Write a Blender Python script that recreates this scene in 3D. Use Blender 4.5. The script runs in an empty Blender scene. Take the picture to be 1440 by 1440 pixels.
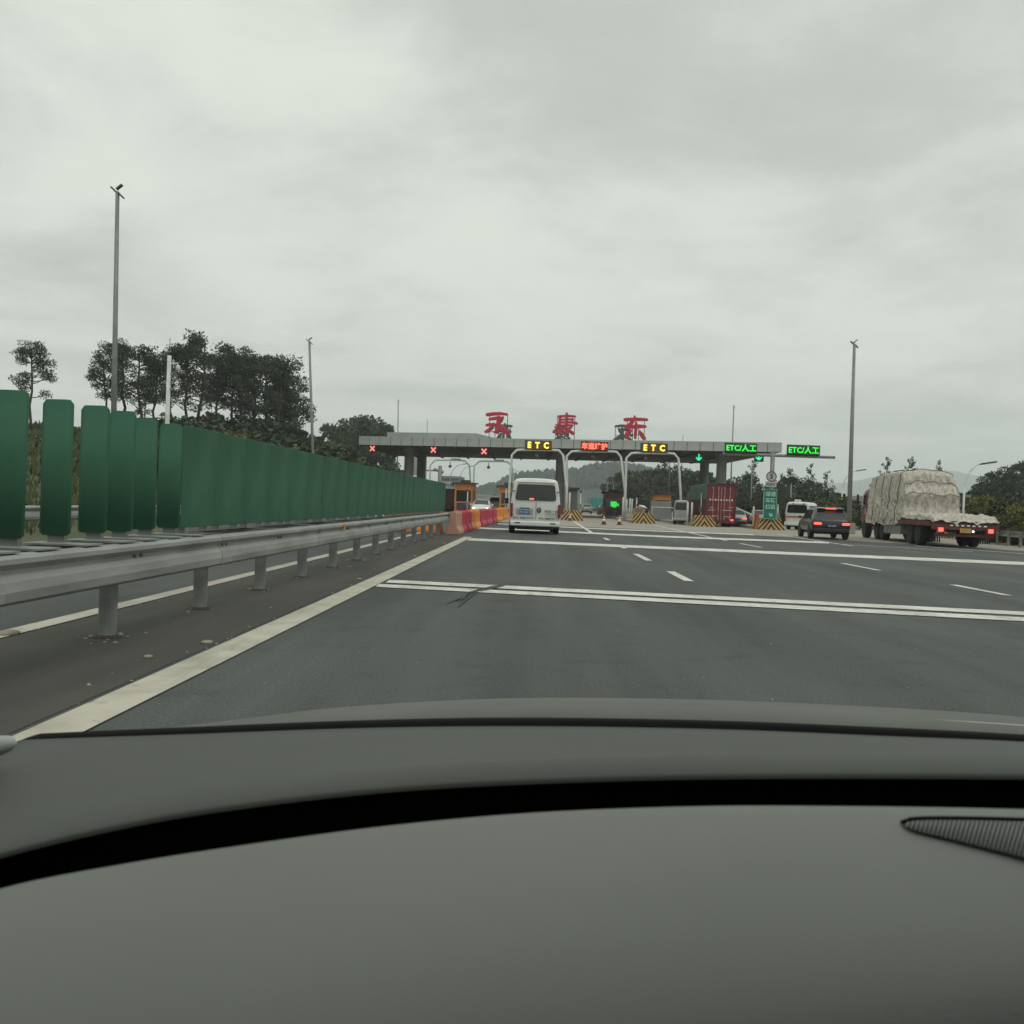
import bpy, bmesh, math, random
from mathutils import Vector, Matrix, noise, Euler
random.seed(7)
S = bpy.context.scene
COL = S.collection
# ------------------------------------------------------------------ camera
F = 1340.0          # focal length in pixels of the 1440 px wide photograph
HC = 1.18           # eye height above the road, metres
def _basis(yaw=-1.54, pitch=-0.53, roll=2.1):
    a, p, r = math.radians(yaw), math.radians(pitch), math.radians(roll)
    f = Vector((math.sin(a)*math.cos(p), math.cos(a)*math.cos(p), math.sin(p)))
    r0 = Vector((math.cos(a), -math.sin(a), 0)); u0 = r0.cross(f)
    return f, math.cos(r)*r0 + math.sin(r)*u0, math.cos(r)*u0 - math.sin(r)*r0
FW, RT, UP = _basis()
EYE = Vector((0, 0, HC))
cam = bpy.data.cameras.new('camera'); cam_o = bpy.data.objects.new('camera', cam); COL.objects.link(cam_o)
mw = Matrix((RT, UP, -FW)).transposed().to_4x4(); mw.translation = EYE
cam_o.matrix_world = mw
cam.sensor_width = 36; cam.lens = 36*F/1440; cam.clip_start = 0.02; cam.clip_end = 20000
cam.dof.use_dof = True; cam.dof.focus_distance = 60; cam.dof.aperture_fstop = cam.lens/2.4
S.camera = cam_o
# ------------------------------------------------------------------ sky
W = bpy.data.worlds.new('World'); S.world = W; W.use_nodes = True
nt = W.node_tree; N = nt.nodes; Lk = nt.links; N.clear()
SUN_EL, SUN_AZ = math.radians(52), math.radians(150)
wo = N.new('ShaderNodeOutputWorld')
sky = N.new('ShaderNodeTexSky'); sky.sky_type = 'NISHITA'; sky.sun_disc = False
sky.sun_elevation = SUN_EL; sky.sun_rotation = SUN_AZ
b1 = N.new('ShaderNodeBackground'); b1.inputs[1].default_value = 0.08; Lk.new(sky.outputs[0], b1.inputs[0])
tc = N.new('ShaderNodeTexCoord')
sep = N.new('ShaderNodeSeparateXYZ'); Lk.new(tc.outputs['Generated'], sep.inputs[0])
def mth(op, a, b=None, c=None):
    n = N.new('ShaderNodeMath'); n.operation = op
    for i, v in enumerate((a, b, c)):
        if v is None: continue
        if isinstance(v, (int, float)): n.inputs[i].default_value = v
        else: Lk.new(v, n.inputs[i])
    return n.outputs[0]
zc = mth('MAXIMUM', sep.outputs[2], 0.0)
den = mth('ADD', zc, 0.13)
uvx = mth('DIVIDE', sep.outputs[0], den); uvy = mth('DIVIDE', sep.outputs[1], den)
cmb = N.new('ShaderNodeCombineXYZ'); Lk.new(uvx, cmb.inputs[0]); Lk.new(uvy, cmb.inputs[1])
def nz(scale, detail, rough, dist=0.0, off=0.0):
    mp = N.new('ShaderNodeMapping'); mp.inputs['Location'].default_value = (off, off*.7, off*.3)
    Lk.new(cmb.outputs[0], mp.inputs[0])
    n = N.new('ShaderNodeTexNoise'); n.inputs['Scale'].default_value = scale; n.inputs['Detail'].default_value = detail
    n.inputs['Roughness'].default_value = rough; n.inputs['Distortion'].default_value = dist
    Lk.new(mp.outputs[0], n.inputs['Vector']); return n.outputs[0]
n1 = nz(0.50, 6, 0.56, 0.25, 5.3); n2 = nz(1.5, 6, 0.62, 0.3, 12.4)
mixn = mth('ADD', mth('MULTIPLY', n1, 0.55), mth('MULTIPLY', n2, 0.45))
ramp = N.new('ShaderNodeValToRGB'); Lk.new(mixn, ramp.inputs[0])
ramp.color_ramp.interpolation = 'EASE'
el = ramp.color_ramp.elements
el[0].position = 0.37; el[0].color = (0.555, 0.597, 0.548, 1)
el[1].position = 0.62; el[1].color = (0.85, 0.88, 0.795, 1)
# overcast brightening towards the zenith, far above the frame (CIE overcast law)
gain = mth('ADD', 1.0, mth('MULTIPLY', mth('MAXIMUM', mth('SUBTRACT', zc, 0.5), 0.0), 1.5))
b2 = N.new('ShaderNodeBackground'); 
lowf = mth('MULTIPLY', mth('SUBTRACT', 1.0, mth('SMOOTH_MIN', mth('MULTIPLY', zc, 6.5), 1.0, 0.2)), 0.75)
wr = N.new('ShaderNodeValToRGB'); Lk.new(n2, wr.inputs[0]); we = wr.color_ramp.elements
we[0].position = .42; we[0].color = (.76, .79, .74, 1); we[1].position = .58; we[1].color = (1.0, .98, .86, 1)
wm = N.new('ShaderNodeMix'); wm.data_type = 'RGBA'; Lk.new(mth('MAXIMUM', lowf, 0.0), wm.inputs[0]); Lk.new(ramp.outputs[0], wm.inputs[6]); Lk.new(wr.outputs[0], wm.inputs[7])
Lk.new(wm.outputs[2], b2.inputs[0]); Lk.new(gain, b2.inputs[1])
mx = N.new('ShaderNodeMixShader'); mx.inputs[0].default_value = 0.96
Lk.new(b1.outputs[0], mx.inputs[1]); Lk.new(b2.outputs[0], mx.inputs[2]); Lk.new(mx.outputs[0], wo.inputs[0])
# ------------------------------------------------------------------ sun, exposure
sun = bpy.data.lights.new('sun', 'SUN'); sun.energy = 0.6; sun.angle = math.radians(25); sun.color = (1, .97, .92)
sun_o = bpy.data.objects.new('sun', sun); COL.objects.link(sun_o)
sd = Vector((math.sin(SUN_AZ)*math.cos(SUN_EL), math.cos(SUN_AZ)*math.cos(SUN_EL), math.sin(SUN_EL)))
sun_o.rotation_euler = sd.to_track_quat('Z', 'Y').to_euler()
vs = S.view_settings; vs.view_transform = 'Standard'; vs.look = 'None'; vs.exposure = 0; vs.gamma = 1; vs.use_curve_mapping = False
try:
    S.cycles.use_denoising = True; S.cycles.volume_bounces = 6; S.cycles.max_bounces = 8; S.cycles.sample_clamp_indirect = 6
except Exception: pass
# ------------------------------------------------------------------ survey helpers: photo pixel -> place in the world
def ray(px, py): return FW + RT*((px-720)/F) + UP*((720-py)/F)
def G(px, py, z=0.0):
    d = ray(px, py); return EYE + d*((z-HC)/d.z)
def P(px, py, Y):
    d = ray(px, py); return EYE + d*(Y/d.y)
# ------------------------------------------------------------------ materials
def mat(name, col, rough=.7, metal=0., var=.12, scale=3., bump=0., bscale=None, emit=None, col2=None, spec=.5, detail=5, coords='Object', stretch=None, lo=.35, hi=.65, coat=0.):
    m = bpy.data.materials.new(name); m.use_nodes = True
    t = m.node_tree; n = t.nodes; l = t.links
    b = n['Principled BSDF']
    b.inputs['Roughness'].default_value = rough; b.inputs['Metallic'].default_value = metal
    b.inputs['Specular IOR Level'].default_value = spec; b.inputs['Coat Weight'].default_value = coat
    tcn = n.new('ShaderNodeTexCoord'); src = tcn.outputs[coords]
    if stretch:
        mp = n.new('ShaderNodeMapping'); mp.inputs['Scale'].default_value = stretch; l.new(src, mp.inputs[0]); src = mp.outputs[0]
    x = n.new('ShaderNodeTexNoise'); x.inputs['Scale'].default_value = scale; x.inputs['Detail'].default_value = detail; l.new(src, x.inputs['Vector'])
    r = n.new('ShaderNodeValToRGB'); l.new(x.outputs[0], r.inputs[0])
    e = r.color_ramp.elements; e[0].position = lo; e[1].position = hi
    c2 = col2 or tuple(min(1, c*(1+var)) for c in col)
    c1 = col if col2 else tuple(c*(1-var) for c in col)
    e[0].color = (*c1, 1); e[1].color = (*c2, 1)
    l.new(r.outputs[0], b.inputs['Base Color'])
    if bump:
        y = n.new('ShaderNodeTexNoise'); y.inputs['Scale'].default_value = bscale or scale*8; y.inputs['Detail'].default_value = 4; l.new(src, y.inputs['Vector'])
        bp = n.new('ShaderNodeBump'); bp.inputs['Strength'].default_value = bump; bp.inputs['Distance'].default_value = .02
        l.new(y.outputs[0], bp.inputs['Height']); l.new(bp.outputs[0], b.inputs['Normal'])
    if emit:
        b.inputs['Emission Color'].default_value = (*col, 1); b.inputs['Emission Strength'].default_value = emit
    return m
M = {}
def D(k, *a, **kw): M[k] = mat(k, *a, **kw)
D('soil', (.055,.062,.028), .95, var=.3, scale=.4, col2=(.10,.095,.045))
D('median', (.050,.049,.042), .9, scale=.7, col2=(.074,.071,.060), stretch=(3,.5,1), bump=.3, bscale=60)
D('concrete', (.24,.215,.18), .9, scale=.35, col2=(.33,.30,.255), bump=.2, bscale=20)
D('kerb', (.22,.19,.15), .9, scale=1.5, col2=(.34,.30,.24))
D('paint_white', (.52,.51,.46), .75, scale=2.5, col2=(.66,.65,.60), lo=.3, hi=.6)
D('paint_yellowed', (.40,.37,.30), .75, scale=2.5, col2=(.52,.49,.41), lo=.3, hi=.6)
D('tar', (.053,.058,.057), .85)
D('galv', (.235,.245,.232), .58, .25, scale=3.2, col2=(.37,.38,.355), bump=.12, bscale=14, stretch=(1,.35,1.6), lo=.3, hi=.7)
D('galv_post', (.17,.185,.175), .65, .15, scale=5, col2=(.27,.28,.265))
D('slat_green', (.064,.190,.118), .65, scale=2.3, col2=(.098,.245,.160), bump=.1, bscale=6, stretch=(1,1,.6), spec=.3)
D('steel', (.22,.235,.225), .5, .3, scale=3)
D('steel_dark', (.075,.08,.078), .55, .2, scale=3)
D('steel_white', (.60,.62,.58), .5, 0., scale=3)
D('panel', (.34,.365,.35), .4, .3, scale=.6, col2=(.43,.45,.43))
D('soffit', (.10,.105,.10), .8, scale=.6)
D('column', (.20,.21,.205), .8, scale=1.2, col2=(.27,.28,.27))
D('red_letter', (.42,.022,.050), .5, scale=2, col2=(.56,.035,.075))
D('grey_letter', (.085,.10,.095), .6, scale=2)
D('housing', (.022,.022,.024), .6)
D('amber', (1,.72,.10), emit=1.3)
D('amber_dim', (.10,.062,.01), .6)
D('led_red', (1,.16,.09), emit=1.2)
D('led_red_dim', (.13,.012,.012), .6)
D('led_green', (.05,1,.08), emit=.9)
D('led_green_dim', (.006,.085,.02), .6)
D('panel_green', (.05,1,.08), emit=.3)
D('sig_green', (.05,1,.42), emit=.9)
D('sig_red', (1,.22,.20), emit=1.1)
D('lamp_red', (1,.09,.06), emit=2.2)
D('lamp_white', (1,.97,.9), emit=2.)
D('lens_red', (.22,.012,.012), .25)
D('white_body', (.66,.68,.65), .3, scale=2, var=.05, coat=.5)
D('silver_body', (.33,.37,.36), .3, .3, scale=2)
D('dark_body', (.016,.018,.021), .34, .15, scale=2, coat=.35)
D('red_body', (.10,.014,.024), .5, scale=3, col2=(.15,.022,.034), coat=.2)
D('maroon', (.075,.020,.022), .6, scale=2, col2=(.13,.035,.035))
D('red_box', (.115,.014,.028), .6, scale=1.5, col2=(.16,.020,.038))
D('tarp_green', (.045,.090,.065), .8, scale=2, col2=(.07,.12,.09))
D('teal_body', (.03,.24,.23), .5)
D('glass_dark', (.012,.015,.017), .08, spec=.6)
D('rubber', (.014,.014,.014), .85)
D('rim', (.22,.22,.22), .4, .5)
D('chassis', (.025,.025,.025), .8)
D('plate_blue', (.02,.10,.42), .4)
D('plate_navy', (.015,.03,.14), .4)
D('ink', (.03,.035,.035), .6)
D('white_ink', (.75,.75,.72), .6)
D('tarp', (.345,.32,.27), .9, scale=8, col2=(.53,.495,.425), bump=1., bscale=30, stretch=(1,1,.6), detail=8, lo=.38, hi=.58)
D('rope', (.16,.145,.12), .9)
D('stripe_yellow', (.42,.25,.07), .75, scale=2, col2=(.56,.36,.12))
D('stripe_black', (.022,.018,.015), .75)
D('orange_box', (.62,.20,.03), .6, scale=1.5, col2=(.72,.31,.08))
D('red_box_barrier', (.40,.022,.05), .6, scale=1.5, col2=(.56,.07,.11))
D('faded_barrier', (.46,.20,.16), .7, scale=1.5, col2=(.52,.33,.24))
D('cone_red', (.42,.075,.05), .7)
D('booth_orange', (.42,.155,.035), .6, scale=1.2, col2=(.54,.21,.055))
D('booth_brown', (.20,.085,.045), .6)
D('booth_purple', (.055,.03,.065), .6)
D('roof_dark', (.05,.042,.04), .7)
D('grey_wall', (.20,.21,.21), .8)
D('sign_green', (.0,.145,.105), .5)
D('sign_text', (.40,.62,.56), .5)
D('sign_grey', (.46,.46,.45), .6)
D('bark', (.045,.036,.028), .95, scale=6, col2=(.075,.06,.046))
D('pine', (.018,.034,.021), .8, scale=.9, col2=(.058,.078,.044))
D('leaf', (.022,.046,.020), .75, scale=.7, col2=(.060,.092,.036))
D('leaf_mid', (.030,.048,.020), .75, scale=.6, col2=(.070,.088,.036))
D('leaf_dark', (.013,.026,.014), .8, scale=.6, col2=(.032,.052,.024))
D('leaf_yellow', (.075,.085,.020), .75, scale=.8, col2=(.17,.165,.045))
D('leaf_olive', (.045,.055,.018), .8, scale=.5, col2=(.095,.095,.035))
D('brush', (.036,.056,.018), .85, scale=.16, col2=(.105,.125,.045))
D('hill', (.010,.022,.018), .95, scale=.03, col2=(.026,.042,.028))
D('mountain', (.03,.05,.045), .95, scale=.004)
D('bld_grey', (.24,.26,.28), .8)
D('bld_white', (.48,.50,.49), .8)
D('bld_win', (.05,.06,.07), .3)
D('shirt', (.66,.66,.68), .8)
D('trousers', (.03,.03,.04), .9)
D('skin', (.30,.17,.12), .7)
D('hair', (.01,.009,.008), .8)
D('bin_brown', (.24,.13,.09), .7)
D('dash', (.060,.064,.057), .62, var=.06, scale=3, bump=.10, bscale=520, spec=.4)
D('dash_pad', (.158,.163,.152), .55, var=.05, scale=3, bump=.10, bscale=520, spec=.5)
D('gap_shade', (.0016,.0016,.0014), .95, spec=.05)  # near-black lining colour stands for the shade inside the dashboard gap
D('grille_base', (.030,.032,.030), .8)
D('grille_rib', (.16,.17,.16), .6)
D('seal', (.006,.006,.006), .95, spec=.1)
D('cabin', (.10,.10,.095), .9)
D('seat_cloth', (.03,.03,.03), .9)
D('bonnet', (.080,.086,.076), .55, scale=3, spec=.4)
D('trim_and_highlight', (.36,.38,.37), .6)
D('stud', (.27,.25,.19), .8)

def asphalt():
    m = bpy.data.materials.new('asphalt'); m.use_nodes = True
    t = m.node_tree; n = t.nodes; l = t.links; b = n['Principled BSDF']
    tcn = n.new('ShaderNodeTexCoord')
    def nzz(scale, det, st=None, rough=.5):
        v = tcn.outputs['Object']
        if st:
            mp = n.new('ShaderNodeMapping'); mp.inputs['Scale'].default_value = st; l.new(v, mp.inputs[0]); v = mp.outputs[0]
        x = n.new('ShaderNodeTexNoise'); x.inputs['Scale'].default_value = scale; x.inputs['Detail'].default_value = det; x.inputs['Roughness'].default_value = rough
        l.new(v, x.inputs['Vector']); return x.outputs[0]
    r = n.new('ShaderNodeValToRGB'); l.new(nzz(.35, 5, (1.6,.35,1)), r.inputs[0])
    e = r.color_ramp.elements; e[0].position = .3; e[1].position = .7
    e[0].color = (.055,.0615,.060,1); e[1].color = (.082,.0895,.087,1)
    # aggregate: fine grains, with the odd pale stone
    r2 = n.new('ShaderNodeValToRGB'); l.new(nzz(62, 4, (.9,.5,1), .7), r2.inputs[0])
    e = r2.color_ramp.elements; e[0].position = .25; e[1].position = .75; e[0].color = (.5,.5,.5,1); e[1].color = (1.5,1.5,1.5,1)
    # wheel paths and old oil drips: long soft darker bands along the lanes, polished paler ones between
    r5 = n.new('ShaderNodeValToRGB'); l.new(nzz(1.1, 6, (1.0,.055,1), .62), r5.inputs[0])
    e = r5.color_ramp.elements; e[0].position = .36; e[1].position = .62; e[0].color = (.76,.76,.76,1); e[1].color = (1.12,1.12,1.11,1)
    r6 = n.new('ShaderNodeValToRGB'); l.new(nzz(1.7, 7, None, .7), r6.inputs[0])
    e = r6.color_ramp.elements; e[0].position = .30; e[1].position = .46; e[0].color = (.70,.70,.70,1); e[1].color = (1,1,1,1)
    ma = n.new('ShaderNodeMix'); ma.data_type = 'RGBA'; ma.blend_type = 'MULTIPLY'; ma.inputs[0].default_value = 1; l.new(r5.outputs[0], ma.inputs[6]); l.new(r6.outputs[0], ma.inputs[7])
    mb_ = n.new('ShaderNodeMix'); mb_.data_type = 'RGBA'; mb_.blend_type = 'MULTIPLY'; mb_.inputs[0].default_value = 1; l.new(r.outputs[0], mb_.inputs[6]); l.new(ma.outputs[2], mb_.inputs[7])
    r = type('o', (), {'outputs': [mb_.outputs[2]]})
    vo = n.new('ShaderNodeTexVoronoi'); vo.inputs['Scale'].default_value = 11; l.new(tcn.outputs['Object'], vo.inputs['Vector'])
    r3 = n.new('ShaderNodeValToRGB'); l.new(vo.outputs['Distance'], r3.inputs[0])
    e = r3.color_ramp.elements; e[0].position = .05; e[1].position = .085; e[0].color = (3.0,3.0,2.8,1); e[1].color = (1,1,1,1)
    g = n.new('ShaderNodeTexWhiteNoise'); l.new(vo.outputs['Color'], g.inputs['Vector'])
    gt = n.new('ShaderNodeMath'); gt.operation = 'GREATER_THAN'; gt.inputs[1].default_value = .94; l.new(g.outputs['Value'], gt.inputs[0])
    m1 = n.new('ShaderNodeMix'); m1.data_type = 'RGBA'; m1.blend_type = 'MULTIPLY'; m1.inputs[0].default_value = 1
    l.new(r.outputs[0], m1.inputs[6]); l.new(r2.outputs[0], m1.inputs[7])
    m2 = n.new('ShaderNodeMix'); m2.data_type = 'RGBA'; m2.blend_type = 'MULTIPLY'
    l.new(gt.outputs[0], m2.inputs[0]); l.new(m1.outputs[2], m2.inputs[6]); l.new(r3.outputs[0], m2.inputs[7])
    l.new(m2.outputs[2], b.inputs['Base Color']); b.inputs['Roughness'].default_value = .8
    b.inputs['Specular IOR Level'].default_value = .35
    bp = n.new('ShaderNodeBump'); bp.inputs['Strength'].default_value = .5; bp.inputs['Distance'].default_value = .01
    l.new(nzz(70, 3, None, .6), bp.inputs['Height']); l.new(bp.outputs[0], b.inputs['Normal'])
    return m
M['asphalt'] = asphalt()
def wear(m, amount):
    t = m.node_tree; b = t.nodes['Principled BSDF']; n = t.nodes; l = t.links; src = b.inputs['Base Color'].links[0].from_socket
    tcn = n.new('ShaderNodeTexCoord'); out = src
    for sc_, st, p0, p1 in ((9, (1,.7,1), amount-.07, amount+.03), (2.2, (1,.16,1), amount-.10, amount+.12)):
        mp = n.new('ShaderNodeMapping'); mp.inputs['Scale'].default_value = st; l.new(tcn.outputs['Object'], mp.inputs[0])
        x = n.new('ShaderNodeTexNoise'); x.inputs['Scale'].default_value = sc_; x.inputs['Detail'].default_value = 9; x.inputs['Roughness'].default_value = .72; l.new(mp.outputs[0], x.inputs['Vector'])
        r = n.new('ShaderNodeValToRGB'); l.new(x.outputs[0], r.inputs[0]); e = r.color_ramp.elements; e[0].position = p0; e[1].position = p1; e[0].color = (.8,.8,.8,1) if sc_ > 5 else (.45,.45,.45,1); e[1].color = (0,0,0,1)
        mx_ = n.new('ShaderNodeMix'); mx_.data_type = 'RGBA'; l.new(r.outputs[0], mx_.inputs[0]); l.new(out, mx_.inputs[6]); mx_.inputs[7].default_value = (.085,.085,.08,1); out = mx_.outputs[2]
    l.new(out, b.inputs['Base Color'])
wear(M['paint_white'], .40); wear(M['paint_yellowed'], .38)
def let_light_through(m, f):          # moulded plastic slats glow a little with the light behind them
    t = m.node_tree; b = t.nodes['Principled BSDF']; tr = t.nodes.new('ShaderNodeBsdfTranslucent'); mx_ = t.nodes.new('ShaderNodeMixShader'); mx_.inputs[0].default_value = f
    t.links.new(b.inputs['Base Color'].links[0].from_socket, tr.inputs[0]); t.links.new(b.outputs[0], mx_.inputs[1]); t.links.new(tr.outputs[0], mx_.inputs[2]); t.links.new(mx_.outputs[0], t.nodes['Material Output'].inputs[0])
let_light_through(M['slat_green'], .42)
# ------------------------------------------------------------------ mesh helpers
def link(o, parent=None):
    COL.objects.link(o)
    if parent is not None: o.parent = parent
    return o
def tag(o, label=None, cat=None, group=None, kind=None):
    if label: o['label'] = label
    if cat: o['category'] = cat
    if group: o['group'] = group
    if kind: o['kind'] = kind
    return o
def thing(name, label, cat, loc=(0,0,0), rz=0., group=None, scale=1.):
    o = bpy.data.objects.new(name, None); o.empty_display_size = .2
    COL.objects.link(o); o.location = loc; o.rotation_euler = (0,0,rz); o.scale = (scale,)*3
    return tag(o, label, cat, group)
def copy_tree(o, parent=None, loc=None, rz=None, scale=None, label=None, group=None):
    c = o.copy(); COL.objects.link(c)
    if parent is not None: c.parent = parent
    if loc is not None: c.location = loc
    if rz is not None: c.rotation_euler = (c.rotation_euler.x, c.rotation_euler.y, rz)
    if scale is not None: c.scale = scale if hasattr(scale, '__len__') else (scale,)*3
    if label: c['label'] = label
    if group: c['group'] = group
    for ch in list(o.children): copy_tree(ch, c)
    return c
class MB:
    def __init__(s): s.v = []; s.f = []; s.mi = []; s.cur = 0
    def poly(s, pts, order=None):
        k = len(s.v); s.v += [tuple(p) for p in pts]
        s.f.append(tuple(range(k, k+len(pts)))); s.mi.append(s.cur); return s
    def _add(s, verts, faces):
        k = len(s.v); s.v += [tuple(p) for p in verts]
        for f in faces: s.f.append(tuple(k+i for i in f)); s.mi.append(s.cur)
        return s
    def box(s, c, d, rot=None):
        hx, hy, hz = d[0]/2, d[1]/2, d[2]/2; c = Vector(c)
        vs_ = [Vector((x*hx, y*hy, z*hz)) for x in (-1,1) for y in (-1,1) for z in (-1,1)]
        if rot is not None:
            R = rot if isinstance(rot, Matrix) else Euler(rot).to_matrix()
            vs_ = [R @ v for v in vs_]
        return s._add([c+v for v in vs_], [(0,1,3,2),(4,6,7,5),(0,4,5,1),(2,3,7,6),(0,2,6,4),(1,5,7,3)])
    def tube(s, pts, r, n=8, cap=True):
        pts = [Vector(p) for p in pts]; m = len(pts)
        rs = r if hasattr(r, '__len__') else [r]*m
        rings = []; prev = None
        for i, p in enumerate(pts):
            d = (pts[min(i+1, m-1)] - pts[max(i-1, 0)]).normalized()
            ref = prev if prev is not None else (Vector((1,0,0)) if abs(d.x) < .9 else Vector((0,1,0)))
            a = (ref - d*ref.dot(d)).normalized(); b = d.cross(a); prev = a
            rings.append([p + (a*math.cos(t) + b*math.sin(t))*rs[i] for t in [2*math.pi*k/n for k in range(n)]])
        fs = [(i*n+k, i*n+(k+1) % n, (i+1)*n+(k+1) % n, (i+1)*n+k) for i in range(m-1) for k in range(n)]
        if cap: fs += [tuple(range(n-1,-1,-1)), tuple((m-1)*n+k for k in range(n))]
        return s._add([v for rg in rings for v in rg], fs)
    def prism(s, poly, d, org=(0,0,0), ax=(1,0,0), ay=(0,0,1), az=(0,1,0)):
        """2-D polygon (u,v) laid on ax, ay and pushed along az by d."""
        o = Vector(org); ax = Vector(ax); ay = Vector(ay); az = Vector(az); n = len(poly)
        a = [o + ax*u + ay*v for u, v in poly]; b = [p + az*d for p in a]
        fs = [tuple(range(n)), tuple(range(2*n-1, n-1, -1))] + [(i, n+i, n+(i+1) % n, (i+1) % n) for i in range(n)]
        return s._add(a+b, fs)
    def lathe(s, prof, n=16, c=(0,0,0), axis='z'):
        c = Vector(c); vs_ = []
        for r, h in prof:
            for k in range(n):
                t = 2*math.pi*k/n; u, v = r*math.cos(t), r*math.sin(t)
                vs_.append(c + (Vector((u, v, h)) if axis == 'z' else Vector((h, u, v)) if axis == 'x' else Vector((u, h, v))))
        m = len(prof)
        fs = [(i*n+k, i*n+(k+1) % n, (i+1)*n+(k+1) % n, (i+1)*n+k) for i in range(m-1) for k in range(n)]
        fs += [tuple(range(n-1,-1,-1)), tuple((m-1)*n+k for k in range(n))]
        return s._add(vs_, fs)
    def grid(s, fn, nu, nv):
        vs_ = [fn(i/(nu-1), j/(nv-1)) for i in range(nu) for j in range(nv)]
        return s._add(vs_, [(i*nv+j, (i+1)*nv+j, (i+1)*nv+j+1, i*nv+j+1) for i in range(nu-1) for j in range(nv-1)])
    def mesh(s, name, mats, smooth=False, fix=True, bevel=0):
        me = bpy.data.meshes.new(name); me.from_pydata([tuple(v) for v in s.v], [], s.f)
        for m_ in (mats if isinstance(mats, (list, tuple)) else [mats]): me.materials.append(M[m_] if isinstance(m_, str) else m_)
        if any(s.mi): me.polygons.foreach_set('material_index', s.mi)
        if fix:
            bm = bmesh.new(); bm.from_mesh(me); bmesh.ops.recalc_face_normals(bm, faces=bm.faces)
            if bevel: bmesh.ops.bevel(bm, geom=list(bm.edges), offset=bevel, segments=1, affect='EDGES', clamp_overlap=True)
            bm.to_mesh(me); bm.free()
        if smooth: me.polygons.foreach_set('use_smooth', [True]*len(me.polygons))
        me.update(); return me
    def build(s, name, mats, parent=None, smooth=False, fix=True, bevel=0):
        return link(bpy.data.objects.new(name, s.mesh(name, mats, smooth, fix, bevel)), parent)
def mobj(name, me, parent=None, loc=(0,0,0), rz=0.):
    o = link(bpy.data.objects.new(name, me), parent); o.location = loc; o.rotation_euler = (0,0,rz); return o
def smooth_by_angle(o, deg=40):
    o.data.polygons.foreach_set('use_smooth', [True]*len(o.data.polygons))
    bm = bmesh.new(); bm.from_mesh(o.data)
    for e in bm.edges:
        if len(e.link_faces) == 2 and e.calc_face_angle(0) > math.radians(deg): e.smooth = False
    bm.to_mesh(o.data); bm.free(); return o
def text(s, w, h, material, parent, name, loc, depth=.02, offset=0., fit=True, rz=0.):
    """Lettering as a mesh standing in the XZ plane, facing -Y, centred on loc, w x h metres."""
    cu = bpy.data.curves.new('t', 'FONT'); cu.body = s; cu.size = 1; cu.extrude = .01; cu.offset = offset; cu.resolution_u = 2
    o = bpy.data.objects.new('t', cu); COL.objects.link(o)
    dg = bpy.context.evaluated_depsgraph_get(); dg.update()
    me = bpy.data.meshes.new_from_object(o.evaluated_get(dg)); bpy.data.objects.remove(o); bpy.data.curves.remove(cu)
    xs = [v.co.x for v in me.vertices]; ys = [v.co.y for v in me.vertices]
    x0, x1, y0, y1 = min(xs), max(xs), min(ys), max(ys)
    sx = w/(x1-x0); sy = h/(y1-y0)
    for v in me.vertices:
        x, y, z = v.co
        v.co = ((x-(x0+x1)/2)*sx, -z/.01*depth/2, (y-(y0+y1)/2)*sy)
    me.materials.clear(); me.materials.append(M[material]); me.name = name
    return mobj(name, me, parent, loc, rz)
def fbm(x, y, z=0, o=4): return noise.fractal(Vector((x, y, z)), 1.0, 2.0, o)
def sst(a, b, x):
    t = max(0, min(1, (x-a)/(b-a))); return t*t*(3-2*t)

# ================================================================== THE SETTING
def ground_z(x, y):
    foot = -12.5 - 9*sst(28, 72, y)
    hm = (4.6 + 3.0*sst(60, 110, y))*(1-.75*sst(260, 600, y))*sst(-60, 10, y)
    z = hm*sst(foot, foot-18, x) + (1.2*sst(foot-16, foot-60, x))*sst(0, 40, y)*(1-sst(300, 600, y))
    z += 6.0*sst(40, 95, x)*sst(40, 110, y)*(1-sst(300, 700, y)) + .8*sst(26, 40, x)*sst(20, 60, y)*(1-sst(300, 700, y))
    if z > .05: z += fbm(x*.09, y*.09)*min(z, 1.5)*.35
    return z - .06
def axis_vals(lo, hi, fine0, fine1, step):
    v = []; x = fine0
    while x <= fine1: v.append(x); x += step
    g = step; x = fine0
    while x > lo: g *= 1.35; x -= g; v.insert(0, max(x, lo))
    g = step; x = fine1
    while x < hi: g *= 1.35; x += g; v.append(min(x, hi))
    return v
xs = axis_vals(-4200, 4200, -84, 120, 4); ys = axis_vals(-250, 5000, -40, 300, 4)
mb = MB(); mb.v = [(x, y, ground_z(x, y)) for x in xs for y in ys]; ny = len(ys)
mb.f = [(i*ny+j, (i+1)*ny+j, (i+1)*ny+j+1, i*ny+j+1) for i in range(len(xs)-1) for j in range(ny-1)]; mb.mi = [0]*len(mb.f)
tag(mb.build('ground', 'soil', smooth=True), kind='structure', label='grassy soil beside the road and up the embankment')
def sheet(name, pts, z, m, label=None):
    b = MB(); b.poly([(p[0], p[1], z) for p in pts])
    o = b.build(name, m); me = o.data
    if me.polygons[0].normal.z < 0: me.flip_normals()
    return tag(o, label, kind='structure')
EDGE = [(-2.2, 58), (1.7, 53.5), (7.6, 51.6), (14.5, 45.6), (19.7, 39.1), (24.6, 33.5)]
sheet('road', [(-10.4,-60), (27,-60), (27,34), (60,34), (60,320), (-22,320), (-22,72), (-10.4,30)], 0, 'asphalt', 'dark asphalt of the toll plaza approach')
sheet('median_strip', [(-4.05,-30), (-2.46,-30), (-2.46,34.5), (-4.05,34.5)], .004, 'median', 'dusty brown strip under the guardrail')
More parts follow.
